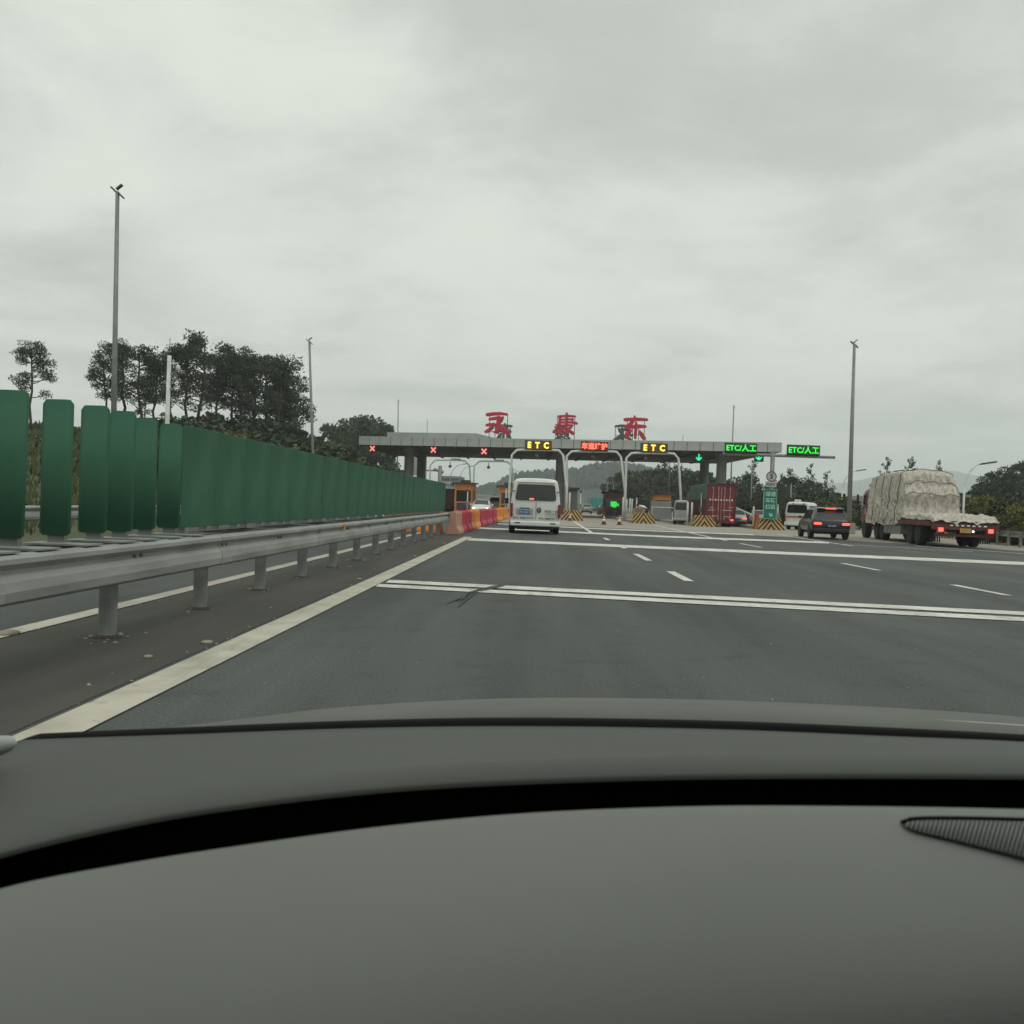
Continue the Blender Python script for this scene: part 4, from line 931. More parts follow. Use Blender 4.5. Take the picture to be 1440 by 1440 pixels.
# ================================================================== MASTS, LAMPS, CAMERAS
def mast(px_t, py_t, px_b, py_b, Y, label, r0, r1, head=1., m='steel'):
    a, c = P(px_t, py_t, Y), P(px_b, py_b, Y); d = (c-a); foot = a + d*((a.z-ground_z(c.x, Y) if c.x < -12 else a.z)/(a.z-c.z))
    t = thing('light_mast', label, 'light mast', foot, 0, 'floodlight masts'); top = a-foot
    b = MB(); b.tube([(0,0,-.1), top*.5, top], [r0, (r0+r1)/2, r1], 10); b.build('pole', m, t, True)
    s = head*.46
    for (dx, dz, rot) in ((-.32,.18,.75),(.15,.42,-.7),(.30,-.28,.75)):
        b = MB(); b.box(top+Vector((dx*s, 0, dz*s)), (.62*s,.34*s,.12*s), (0,rot,0)); b.build('floodlight', 'steel_dark', t)
        b = MB(); b.tube([top, top+Vector((dx*s*.6,0,dz*s*.7))], .03*s, 5); b.build('bracket', 'steel_dark', t)
    return t
mast(165.3,270,160,583,36.6,'tallest grey floodlight mast, rising behind the green slats', .12,.075)
mast(435,480,440,640,70,'thin floodlight mast leaning slightly, right of the pine clump', .13,.08)
mast(1201.5,484,1193.5,748,62,'tall floodlight mast standing between the dark car and the truck', .17,.09)
mast(560,564,559.5,612,150,'far floodlight mast over the left end of the canopy', .12,.08,.8)
mast(601,592,600.5,612,205,'small far mast top over the canopy parapet', .10,.07,.7)
mast(1032,572,1030,622,135,'far floodlight mast behind the first green board', .12,.08,.9)
mast(960.5,613,960,624,230,'tiny far mast top behind the canopy, right of the second ETC board', .10,.07,.7)
p = P(1194,754,62); b = MB(); b.box((0,0,.35), (.6,.6,.7)); t = tag(b.build('mast_footing', 'concrete', bevel=.04), 'concrete footing block under the floodlight mast by the dark car', 'footing'); t.location = (p.x, 62, 0)
# white camera pole with rod and dome
Y = 34.; a, c = P(234.5,500,Y), P(235,600,Y); t = thing('camera_pole', 'white surveillance pole with dome camera and lightning rod behind the green slats', 'camera pole', (c.x, Y, 0)); tz = a.z
b = MB(); b.tube([(0,0,-.1),(0,0,tz)], [.088,.072], 12); b.build('pole', 'steel_white', t, True)
b = MB(); b.tube([(0,0,tz),(0,0,tz+.63)], .012, 5); b.build('lightning_rod', 'steel_dark', t)
q = P(247,513,Y).z; b = MB(); b.tube([(.08,0,q+.02),(.3,0,q+.06),(.32,0,q-.02)], .022, 6); b.build('bracket', 'steel_white', t)
b = MB(); b.lathe([(.01,-.20),(.055,-.19),(.08,-.13),(.075,-.05),(.06,0),(.02,.02)], 12, (.33,0,q-.02)); b.build('dome_camera', 'steel_white', t, True)
for dz in (.45,.75,1.0): b = MB(); b.box((.11,0,tz-dz-.2), (.06,.08,.10)); b.build('clamp', 'steel', t)
# street lamps with curved arms
def lamp(px, Y, top_py, side, label, arm=1.6, base_z=0., m='steel_white', r=.07):
    x = P(px, 700, Y).x; zt = P(px, top_py, Y).z; t = thing('street_lamp', label, 'street lamp', (x, Y, base_z), 0, 'street lamps beyond the toll gate'); zt -= base_z
    pts = [(0,0,-.05),(0,0,zt*.62)] + [(side*arm*(1-math.cos(k*.26))*.9 if k else 0, 0, zt*.62+(zt*.38)*math.sin(min(1.57, k*.26*1.0))) for k in range(0,7)]
    b = MB(); b.tube(pts, [r, r*.8]+[r*.55]*7, 6); b.build('pole', m, t, True)
    e = Vector(pts[-1]); b = MB(); b.box(e+Vector((side*.32,0,.04)), (.85,.24,.09), (0,-side*.18,0)); b.build('lamp_head', 'steel_dark', t)
lamp(1355.5,52,651,1,'street lamp with a swan-neck arm right of the tarpaulin load',1.0)
lamp(1184,85,661,1,'street lamp with curved arm just left of the tall mast',1.4)
lamp(1238,78,662,1,'lamp arm peeping over the front of the tarpaulin load',1.2)
for n_, (px, Y, ty, s_) in enumerate(((736,165,661,-1),(751,190,660,1),(739,240,671,-1),(758,260,670,1),(645,175,655,1),(632,150,652,1),(853,170,656,-1),(846,230,666,-1),(820,260,668,-1),(700,300,683,1),(862,140,660,-1),(770,330,684,1))):
    lamp(px, Y, ty, s_, f'distant grey street lamp, {ORD[n_]} nearest the ' + ['left edge of the van roof','van roof centre','van roof, second row back','van roof, far row','left booth top','left hoop','brown booth top','brown booth, second row','hill foot','white car','green trees edge','van right corner'][n_], 2.2, m='steel')
# utility post right of the canopy end
for n_, (px, Y, ty, lab) in enumerate(((1056,110,652,'pale wooden post behind the last canopy bay'),(1112,105,680,'thin pale post behind the white ambulance'),(559,120,658,'thin pale post left of the canopy columns'),(940,170,650,'thin dark post rising from the trees behind the booths'))):
    p = P(px, 700, Y); h = P(px, ty, Y).z; b = MB(); b.tube([(0,0,-.05),(0,0,h)], [.10,.07], 8); o = b.build('post', 'steel' if n_ != 3 else 'steel_dark', smooth=True); o.location = (p.x, Y, 0); tag(o, lab, 'post', 'slim posts around the toll gate')
# sign gantry and buildings beyond, left
Y = 135; p = P(617.5, 700, Y); zt = P(617, 655, Y).z; t = thing('sign_gantry', 'grey roadside sign post with side arm seen through the left hoop', 'sign gantry', (p.x, Y, 0))
b = MB(); b.tube([(0,0,0),(0,0,zt)], .28, 10); b.build('post', 'steel', t, True); b = MB(); b.tube([(0,0,zt-.7),(-4.2,0,zt-.7)], .12, 8); b.tube([(-.9,0,zt-.5),(.5,0,zt-.9)], .25, 6); b.build('arm', 'steel', t)
b = MB(); b.box((-3.2,-.1,zt-.2), (2.0,.1,2.6)); b.build('sign_panel', 'panel', t)
def building(px0, px1, py_top, Y, dep, label, wall, floors, nwin, band=None):
    x0, x1, h = P(px0,700,Y).x, P(px1,700,Y).x, P((px0+px1)/2, py_top, Y).z; w = x1-x0
    t = thing('building', label, 'building', ((x0+x1)/2, Y, 0)); b = MB(); b.box((0,dep/2,h/2), (w,dep,h)); b.build('wall', wall, t)
    b = MB(); b.box((0,dep/2,h+.15), (w+.5,dep+.5,.3)); b.build('roof', 'bld_grey', t)
    fh = h/floors; bw = MB(); bw.box((0,0,0), (w/nwin*.62,.12,fh*.42)); wm = bw.mesh('window', 'bld_win')
    for f in range(floors):
        for i in range(nwin): mobj('window', wm, t, (-w/2+w*(i+.5)/nwin, -.02, fh*(f+.55)))
        if band: b = MB(); b.box((0,-.05,fh*(f+.98)), (w+.1,.2,fh*.16)); b.build('band', band, t)
    return t
building(620,646,671,260,14,'grey flat-roofed building with banded floors seen through the left hoop','bld_grey',5,7,'bld_white')
building(592,622,680,190,12,'white low building with small dark windows behind the left columns','bld_white',3,5)
building(646,661,684,250,10,'pale lower block joined behind the left orange booth','bld_white',3,4)
# orange-banded kiosk left of booth and bar fence
c = P(634, 700, 110); t = thing('kiosk', 'low kiosk with red and white bands at the end of the green fence', 'kiosk', (c.x, 110, .0)); b = MB(); b.box((0,1.5,1.3), (1.9,3,2.6)); b.build('cabin', 'maroon', t)
for i in range(3): b = MB(); b.box((0,-.03,.9+i*.62), (1.95,.08,.22)); b.build('band', 'faded_barrier' if i else 'white_ink', t)
p0, p1 = P(668,715,135), P(692,715,135); t = thing('bar_fence', 'white bar fence beyond the white car', 'fence', (p0.x, 135, 0)); b = MB(); b.box((0,0,0), (.05,.05,2.2)); vb = b.mesh('bar', 'steel_white')
w = p1.x-p0.x; n_ = 12
for i in range(n_+1): mobj('bar', vb, t, (w*i/n_, 0, 1.1))
for z in (.3, 2.2): b = MB(); b.box((w/2,.04,z), (w,.05,.06)); b.build('top_rail', 'steel_white', t)

# ================================================================== VEHICLES  (y forward, origin on the ground under the middle)
_wheel = {}
def wheel(parent, x, y, r, w):
    k = (r, w)
    if k not in _wheel:
        b = MB(); b.lathe([(r*.62,-w/2),(r*.9,-w/2),(r,-w*.36),(r,w*.36),(r*.9,w/2),(r*.62,w/2)], 22, axis='x'); ty = b.mesh('wheel', 'rubber', False)
        b = MB(); b.lathe([(r*.2,-w*.47),(r*.6,-w*.42),(r*.63,-w*.51),(r*.63,w*.51),(r*.6,w*.42),(r*.2,w*.47)], 18, axis='x'); _wheel[k] = (ty, b.mesh('rim', 'rim'))
    o = mobj('wheel', _wheel[k][0], parent, (x, y, r)); mobj('rim', _wheel[k][1], o); return o
def loft(name, secs, m, parent, sub=1):
    """secs: (y, [(half width, z), ...] from bottom centre outwards and up to the top centre)."""
    b = MB(); n = len(secs[0][1]); rings = []
    for y, ps in secs: rings.append([(x, y, z) for x, z in ps] + [(-x, y, z) for x, z in ps[::-1] if x > 1e-6])
    k = len(rings[0]); vs_ = [v for r in rings for v in r]
    fs = [(i*k+j, i*k+(j+1) % k, (i+1)*k+(j+1) % k, (i+1)*k+j) for i in range(len(rings)-1) for j in range(k)]
    fs += [tuple(range(k))[::-1], tuple((len(rings)-1)*k+j for j in range(k))]
    b._add(vs_, fs); o = b.build(name, m, parent, True)
    if sub:
        md = o.modifiers.new('s', 'SUBSURF'); md.levels = md.render_levels = sub
    return o
def pane(name, pts, m, parent, th=.012):
    """A flat or bent pane: outline pts (3-D, in order), given a little thickness along its normal."""
    b = MB(); P_ = [Vector(p) for p in pts]; n = (P_[1]-P_[0]).cross(P_[2]-P_[0]).normalized(); k = len(P_)
    b._add(P_ + [p+n*th for p in P_], [tuple(range(k))[::-1], tuple(k+i for i in range(k))] + [(i, (i+1) % k, k+(i+1) % k, k+i) for i in range(k)]); return b.build(name, m, parent)
def lbox(name, c, d, m, parent, bevel=.01, rot=None):
    b = MB(); b.box(c, d, rot); return b.build(name, m, parent, bevel=bevel)
def rrect(w, h, r, n=5):
    out = []
    for cx, cy, a0_ in ((w/2-r,h/2-r,0),(-w/2+r,h/2-r,90),(-w/2+r,-h/2+r,180),(w/2-r,-h/2+r,270)):
        for i in range(n): a = math.radians(a0_+90*i/(n-1)); out.append((cx+r*math.cos(a), cy+r*math.sin(a)))
    return out

def van(name, label, cat, loc_, rz, m, W, H, L, detail=True, scale=1., lights='lens_red'):
    t = thing(name, label, cat, loc_, rz, None, scale); w = W/2; r = H*.165
    def sec(y, wb, wt, zt, zb=.30): return (y, [(0,zb),(wb*.86,zb),(wb,zb+.10),(wb,zb+.35),(wb*.995,H*.46),((wb*.45+wt*.55),H*.72),(wt,zt-.16),(wt*.93,zt-.03),(wt*.6,zt),(0,zt+.015)])
    wt = w*.86
    secs = [sec(0,w*.97,wt*.96,H*.965), sec(.03,w*.985,wt*.985,H*.985), sec(.25,w,wt,H), sec(L*.3,w,wt,H), sec(L*.62,w,wt,H), sec(L*.74,w,wt*.96,H*.965), sec(L*.86,w*.99,wt*.9,H*.72), sec(L*.97,w*.95,w*.86,H*.52), sec(L,w*.86,w*.76,H*.44)]
    loft('body', secs, m, t, 1)
    wl = lambda z: w*.97-(w*.97-wt*.96)*max(0,(z-H*.46)/(H*.48))   # half width of the rear at height z
    gw, gz0, gz1 = w*.80, H*.60, H*.885
    b = MB(); pts = [(u*(1 if v < 0 else .93), v) for u, v in rrect(gw*2*.98, gz1-gz0, .09)]; b.prism(pts, .02, org=(0,-.034,(gz0+gz1)/2)); b.build('rear_window', 'glass_dark', t)
    for s in (-1,1):
        lbox('tail_light', (s*(w*.925), -.015, H*.42), (w*.10,.06,H*.24), lights, t, .015)
        wheel(t, s*(w-.14), L*.20, r, .22); wheel(t, s*(w-.14), L*.80, r, .22)
        for y0, y1 in ((.35,L*.3),(L*.32,L*.52),(L*.55,L*.72)):
            za, zb = H*.60, H*.87; xa = lambda z: (w*.995 - (w*.995-wt)*max(0,(z-H*.46)/(H*.44))) + .006
            q = [(s*xa(za),y0,za),(s*xa(za),y1,za),(s*xa(zb),y1-.06,zb),(s*xa(zb),y0+.04,zb)]; pane('side_window', q if s > 0 else q[::-1], 'glass_dark', t)
        lbox('mirror', (s*(w+.10),L*.76,H*.58), (.16,.10,.24), 'chassis', t, .03)
    q = [(-w*.78,L*.872,H*.60),(-w*.72,L*.772,H*.90),(w*.72,L*.772,H*.90),(w*.78,L*.872,H*.60)]; pane('windscreen', q[::-1], 'glass_dark', t, .02)
    lbox('bumper', (0,-.06,.40), (W*.97,.16,.20), m, t, .04); lbox('underbody', (0,L*.5,.27), (W*.8,L*.9,.12), 'chassis', t)
    if detail:
        lbox('door_seam', (.02,-.030,H*.42), (.012,.012,H*.34), 'ink', t, 0)
        lbox('plate_recess', (-w*.42,-.022,H*.40), (.66,.02,.24), 'silver_body', t); lbox('number_plate', (-w*.42,-.040,H*.385), (.44,.016,.135), 'plate_blue', t, 0); text('浙G·88J21', .38, .075, 'white_ink', t, 'plate_lettering', (-w*.42,-.054,H*.385), .006)
        lbox('plate_lamp', (-w*.42,-.045,H*.46), (.40,.05,.03), 'ink', t)
        b = MB(); b.tube([(.14+math.cos(a)*.065,-.036,H*.43+math.sin(a)*.085) for a in [i*math.pi/8 for i in range(17)]], .02, 6); b.box((.14,-.036,H*.425), (.09,.02,.03)); b.build('emblem', 'ink', t)
        text('关化一改', .56, .105, 'ink', t, 'door_lettering', (w*.62,-.034,H*.415), .006, .01)
        text('汽车快运', .46, .05, 'ink', t, 'small_lettering', (w*.62,-.034,H*.365), .006); text('·············', .5, .02, 'ink', t, 'fine_print', (w*.60,-.034,H*.33), .006)
        text('053-88870721', .82, .085, 'ink', t, 'phone_lettering', (-w*.45,-.034,H*.285), .006, .012); text('053-88870713', .80, .085, 'ink', t, 'phone_lettering', (w*.52,-.034,H*.283), .006, .012)
        for s in (-1,1):
            lbox('hinge', (s*w*.86,-.02,H*.76), (.10,.05,.035), 'ink', t); lbox('hinge', (s*w*.90,-.02,H*.34), (.10,.05,.035), 'ink', t); lbox('bumper_reflector', (s*w*.68,-.145,.43), (.2,.02,.05), 'ink', t)
        b = MB(); b.box((-.16,-.060,gz0+.055), (.17,.02,.06)); b.build('brake_light_glow', 'lamp_red', t)  # emissive patch imitating the brake lamp's reflection in the rear window
        lbox('rear_valance', (0,.05,.25), (W*.70,.10,.16), 'chassis', t, .02); lbox('exhaust', (-w*.45,-.02,.22), (.07,.16,.07), 'chassis', t, .02); lbox('wiper', (.12,-.055,gz0+.10), (.5,.02,.02), 'ink', t, 0, (0,-.25,0))
    lbox('rear_lip', (0,-.02,H*.925), (W*.72,.06,.03), m, t, .012)
    return t
pr = G(757.5, 750.2); k = pr.y/F
vW, vH = 2.04, 2.20
van('minivan', 'white minivan seen from behind with a blue plate and dark lettering', 'van', (P(752,745,pr.y).x, pr.y-.95, 0), math.radians(2.2), 'white_body', vW, vH, 4.5)
pq = G(1113, 744.5)
amb = van('ambulance', 'white high-roofed ambulance van turned sideways behind the dark car', 'ambulance', (pq.x+.1, pq.y-1.0, 0), math.radians(-28), 'white_body', 1.85, 2.05, 4.3, False)
b = MB(); b.box((-.1,.5,2.13), (.42,.35,.16)); b.build('roof_unit', 'white_body', amb, bevel=.03); lbox('side_band', (0,-.03,.95), (1.5,.02,.10), 'bin_brown', amb, 0)
for x in (-.3,.45): b = MB(); b.lathe([(.06,0),(.06,.02)], 10, (x,-.02,1.90), 'y'); b.build('marker_lamp', 'ink', amb)
van('minivan', 'small silver van with a rounded roof beyond the hoop foot', 'van', (P(958,720,74).x, 74, 0), math.radians(-9), 'silver_body', 1.25, 1.9, 3.4, False)

def car(name, label, cat, loc_, rz, m, W=1.8, H=1.5, L=4.4, suv=False, lamp='lens_red', head='rim', scale=1.):
    t = thing(name, label, cat, loc_, rz, None, scale); w = W/2; r = .36 if suv else .32; zb = .30 if suv else .22; belt = H*.60
    def sec(y, wb, wt, zt, zl=None, bt=belt): return (y, [(0,zl or zb),(wb*.85,zl or zb),(wb*.97,(zl or zb)+.10),(wb,bt*.72),(wb*.97,bt),((wb*.97+wt)/2,(bt+zt)/2),(wt,zt-.06),(wt*.85,zt-.01),(0,zt)])
    rear = L*.02
    secs = [sec(0,w*.90,w*.80,belt*.98,zb+.12,belt*.86), sec(rear+.04,w*.95,w*.84,belt*1.06,zb+.05,belt*.92), sec(L*.07,w*.985,w*.80,H*.80 if suv else H*.76), sec(L*.17,w,w*.74,H*.96), sec(L*.32,w,w*.74,H), sec(L*.50,w,w*.74,H*.995), sec(L*.60,w,w*.74,H*.93), sec(L*.73,w,w*.80,belt*1.06), sec(L*.90,w*.97,w*.80,belt*.97,None,belt*.9), sec(L*.98,w*.90,w*.72,belt*.80,zb+.05,belt*.74), sec(L,w*.80,w*.62,belt*.68,zb+.12,belt*.6)]
    loft('body', secs, m, t, 1)
    # glazing set proud of the shell
    pane('rear_window', [(-w*.74,L*.055,H*.70),(w*.74,L*.055,H*.70),(w*.66,L*.122,H*.935),(-w*.66,L*.122,H*.935)], 'glass_dark', t, .02)
    pane('windscreen', [(w*.74,L*.728,belt*1.10),(-w*.74,L*.728,belt*1.10),(-w*.64,L*.61,H*.94),(w*.64,L*.61,H*.94)], 'glass_dark', t, .03)
    for s in (-1,1):
        for y0, y1 in ((L*.17,L*.36),(L*.375,L*.60)):
            za, zc_ = belt*1.04, H*.90; xa = lambda z: w*.975-(w*.975-w*.74)*((z-belt)/(H-.06-belt))+.004
            y1t = y1-(.28 if y1 > L*.5 else .02); q = [(s*xa(za),y0,za),(s*xa(za),y1,za),(s*xa(zc_),y1t,zc_),(s*xa(zc_),y0+.12,zc_)]; pane('side_window', q if s > 0 else q[::-1], 'glass_dark', t)
        wheel(t, s*(w-.12), L*.19, r, .22); wheel(t, s*(w-.12), L*.80, r, .22)
        lbox('tail_light', (s*w*.70, L*.006, belt*.80), (w*.40,.12,.115), lamp, t, .045)
        lbox('headlight', (s*w*.66, L*.965, belt*.72), (w*.30,.16,.12), head, t, .03)
        lbox('mirror', (s*(w+.08),L*.63,belt*1.1), (.18,.10,.12), m, t, .03)
    lbox('bumper', (0,-.02,zb+.14), (W*.86,.14,.18), 'chassis', t, .03); lbox('number_plate', (0,-.07,zb+.36), (.44,.02,.14), 'plate_navy', t, 0)
    lbox('underbody', (0,L*.5,zb), (W*.78,L*.86,.10), 'chassis', t); return t
sv = G(1161.5, 758)
suv = car('suv', 'dark grey SUV with bright red brake lights at the entry of the last lane', 'car', (sv.x, sv.y-.85, 0), math.radians(-6), 'dark_body', 1.86, 1.56, 4.6, True, 'lamp_red')
b = MB(); b.box((0,.40,1.475), (.50,.05,.05)); b.build('brake_light_glow', 'lamp_red', suv); lbox('roof_spoiler', (0,.46,1.50), (1.22,.22,.035), 'silver_body', suv, .012)
text('浙G·6660B', .36, .08, 'white_ink', suv, 'plate_lettering', (0,-.085,.66), .006)
lbox('roof_rail', (-.60,2.0,1.555), (.04,2.0,.04), 'steel', suv); lbox('roof_rail', (.60,2.0,1.555), (.04,2.0,.04), 'steel', suv)
car('oncoming_car', 'white car with lit headlights facing the camera behind the water barriers', 'car', (P(675.5,715,84).x, 88.4, 0), math.pi, 'white_body', 1.8, 1.42, 4.4, False, 'lens_red', 'lamp_white')
car('oncoming_car', 'distant white vehicle facing the camera beyond the lit white car', 'car', (P(696,712,112).x, 116, 0), math.pi, 'white_body', 1.75, 1.9, 4.6, True)
car('small_car', 'small dark car with red lights tucked beside the container truck', 'car', (P(1038.5,730,73).x-.1, 73, 0), math.radians(-4), 'silver_body', 1.6, 1.35, 4.0, False, 'lamp_red')
car('small_car', 'car half hidden behind the green inspection board', 'car', (P(1068,728,88).x, 88, 0), math.radians(-10), 'silver_body', 1.7, 1.4, 4.2)
car('distant_car', 'distant light-roofed car driving off beyond the right of the van', 'car', (P(825.5,718,146).x, 146, 0), 0, 'silver_body', 1.7, 1.5, 4.4)
car('distant_car', 'small far car left of the teal truck', 'car', (P(808,716,185).x, 185, 0), 0, 'white_body', 1.7, 1.5, 4.4)
car('distant_car', 'small dark far car in front of the brown booth', 'car', (P(853,716,130).x, 130, 0), .05, 'maroon', 1.75, 1.6, 4.4)

def truck_wheels(t, ys_, w, r=.50):
    for y in ys_:
        for s in (-1,1): wheel(t, s*(w/2-.20), y, r, .34)
# ---- red container truck
rp = P(1012, 741, 70.5); rt_ = thing('container_truck', 'red container truck seen from behind with a green tarpaulin along its side', 'truck', (rp.x+.05, 70.5, 0), math.radians(-.5)); Wc, Lc, zt = 2.0, 9.0, 3.02
lbox('rear_door', (-Wc*.25+.004,.02,1.72), (Wc*.49,.10,2.55), 'red_box', rt_, .015); lbox('rear_door', (Wc*.25-.004,.02,1.72), (Wc*.49,.10,2.55), 'red_box', rt_, .015)
b = MB()
for x in (-Wc/2-.02, Wc/2+.02): b.box((x,.0,1.72), (.09,.16,2.66))
b.box((0,0,3.05), (Wc+.13,.16,.10)); b.box((0,0,.40), (Wc+.13,.16,.12)); b.build('door_frame', 'red_box', rt_, bevel=.01)
bb = MB(); bb.tube([(0,0,.5),(0,0,2.95)], .024, 6)
for z in (.62,1.3,2.2,2.85): bb.box((0,.0,z), (.10,.05,.06))
bar_ = bb.mesh('locking_bar', 'faded_barrier')
for x in (-.62,-.22,.22,.62): mobj('locking_bar', bar_, rt_, (x,-.07,0))
lbox('door_gap', (0,-.035,1.72), (.03,.02,2.5), 'faded_barrier', rt_, 0)
# white painted marks and reflective strips across the doors
b = MB()
for i in range(9): b.box((-.82+i*.20,-.036,1.98), (.10,.006,.13), (0,random.uniform(-.3,.3),0))
for x, z, w_ in ((-.72,1.42,.22),(.70,1.46,.30),(-.70,1.22,.45),(.45,1.22,.7),(-.4,.80,.5),(.5,.76,.5)): b.box((x,-.036,z), (w_,.006,.035))
b.build('door_marking', 'white_ink', rt_)
b = MB()
for i in range(30): b.box((0,.15+i*.3,1.25), (Wc-.04+(.08 if i % 2 else 0),.3,1.55))
b.build('side_wall', 'maroon', rt_)
def tfn(u, v):
    y = .12+v*8.85; a = u*math.pi; n_ = fbm(u*3, y*1.3, 1)*.04 + .03*math.sin(y*9+fbm(y,u)*2)
    x = -math.cos(a); z = math.sin(a)
    X = (Wc/2+.05+n_)*max(-1,min(1,x*1.35)); Z = 2.0 + (1.12+.04*math.sin(y*2.1)*z)*min(1,z*1.7) + (.14*(z-.6) if z > .6 else 0)
    return (X, y, Z)
b = MB(); b.grid(tfn, 22, 110); b.build('tarpaulin', 'tarp_green', rt_, True, fix=False)
lbox('rear_bumper', (0,-.05,.36), (Wc,.12,.20), 'maroon', rt_)
for s in (-1,1): lbox('tail_light', (s*Wc*.40,-.125,.52), (.20,.04,.13), 'lamp_red', rt_, .02)
lbox('chassis_beam', (0,4.5,.42), (1.0,8.8,.25), 'chassis', rt_); truck_wheels(rt_, (1.0,2.1,6.6), 1.95, .40); lbox('cab', (0,9.9,1.5), (1.95,1.6,2.2), 'red_body', rt_, .08)
# ---- far trucks
def far_truck(px, Y, label, m, w, h, L):
    p = P(px, 715, Y); t = thing('far_truck', label, 'truck', (p.x, Y, 0)); lbox('cargo_box', (0,L*.4,h*.62), (w,L*.8,h*.72), m, t, .03); lbox('cab', (0,L*.9,h*.42), (w*.95,L*.18,h*.6), m, t, .05); lbox('chassis_beam', (0,L*.45,h*.2), (w*.7,L*.9,h*.14), 'maroon', t); truck_wheels(t, (L*.2,L*.75), w, .45)
    for s in (-1,1): lbox('tail_light', (s*w*.4,-.02,h*.2), (.2,.05,.12), 'lens_red', t)
far_truck(839, 172, 'teal lorry driving away beyond the toll gate', 'teal_body', 2.2, 2.8, 7)
far_truck(818, 230, 'grey far lorry ahead of the teal one', 'silver_body', 2.2, 3.0, 7)
far_truck(624, 105, 'dark red lorry tail hidden behind the end of the green fence', 'maroon', 2.2, 2.4, 6)
# ---- flatbed with tarpaulin load
tk = thing('flatbed_truck', 'long maroon flatbed lorry carrying a big beige tarpaulin-covered load', 'truck', (17.72, 40.0, 0), math.radians(-6.3)); Wt, Lt = 2.6, 13.9
b = MB(); b.box((0,5.8,1.04), (Wt,11.6,.14)); b.build('deck', 'maroon', tk, bevel=.01)
for s in (-1,1): lbox('side_rail', (s*(Wt/2+.02),5.8,.97), (.07,11.5,.20), 'maroon', tk)
for x in (-.45,.45): lbox('chassis_beam', (x,6.6,.80), (.16,13.0,.30), 'chassis', tk)
truck_wheels(tk, (2.3,3.6,8.6,9.8,12.6), 2.56, .50)
for s in (-1,1):
    for y in (2.3,3.6): lbox('mudguard', (s*1.08,y-.68,.72), (.40,.03,.55), 'rubber', tk, 0)
lbox('side_box', (-1.12,6.2,.62), (.35,2.4,.45), 'steel', tk, .02); lbox('fuel_tank', (-1.12,7.6,.60), (.42,.6,.48), 'steel', tk, .06)
lbox('rear_crossbeam', (0,-.03,.86), (Wt+.06,.10,.24), 'maroon', tk); lbox('underrun_bar', (0,.1,.52), (2.3,.10,.12), 'maroon', tk)
for x in (-.8,.8): lbox('underrun_bracket', (x,.16,.70), (.08,.08,.34), 'chassis', tk)
for s in (-1,1):
    lbox('tail_light_box', (s*.98,-.09,.74), (.34,.06,.26), 'lens_red', tk, .01); lbox('tail_light', (s*.98,-.13,.74), (.20,.03,.16), 'lamp_red', tk, .02)
lbox('work_lamp', (.30,-.10,.70), (.08,.03,.08), 'lamp_white', tk)
lbox('number_plate', (.0,-.09,.72), (.44,.02,.20), 'stripe_yellow', tk)
for i in range(7): lbox('reflector', (-.55+i*.22,-.085,.93), (.12,.012,.06), 'white_ink', tk, 0)
for s in (-1,1):
    for i in range(5): lbox('mudflap_strip', (s*1.0+(i-2)*.09,.55,.34), (.05,.03,.30), 'chassis', tk, 0)
# cab: separate shell, raked wind deflector, windows, mirror
loft('cab', [(11.75,[(0,.7),(1.15,.7),(1.22,.85),(1.22,1.8),(1.20,2.5),(1.05,2.72),(0,2.75)]),(12.2,[(0,.6),(1.15,.6),(1.24,.8),(1.24,1.8),(1.21,2.55),(1.05,2.82),(0,2.86)]),(13.3,[(0,.6),(1.15,.6),(1.24,.8),(1.24,1.8),(1.20,2.5),(1.02,2.76),(0,2.8)]),(13.85,[(0,.5),(1.12,.5),(1.2,.7),(1.2,1.7),(1.12,2.3),(.95,2.5),(0,2.52)])], 'red_body', tk, 1)
b = MB(); b.prism([(11.85,2.78),(13.2,2.80),(12.9,2.95),(12.0,3.18),(11.85,3.12)], 1.9, org=(-.95,0,0), ax=(0,1,0), ay=(0,0,1), az=(1,0,0)); b.build('wind_deflector', 'red_body', tk, bevel=.04)
for s in (-1,1):
    q = [(s*1.236,12.5,1.75),(s*1.236,13.35,1.75),(s*1.215,13.1,2.4),(s*1.215,12.5,2.4)]; pane('side_window', q if s > 0 else q[::-1], 'glass_dark', tk)
    lbox('mirror', (s*1.42,13.5,2.1), (.12,.14,.55), 'chassis', tk, .03); lbox('mirror', (s*1.38,13.6,1.65), (.18,.12,.2), 'chassis', tk, .03); lbox('door_marking', (s*1.245,12.35,1.45), (.012,.25,.35), 'faded_barrier', tk, 0)
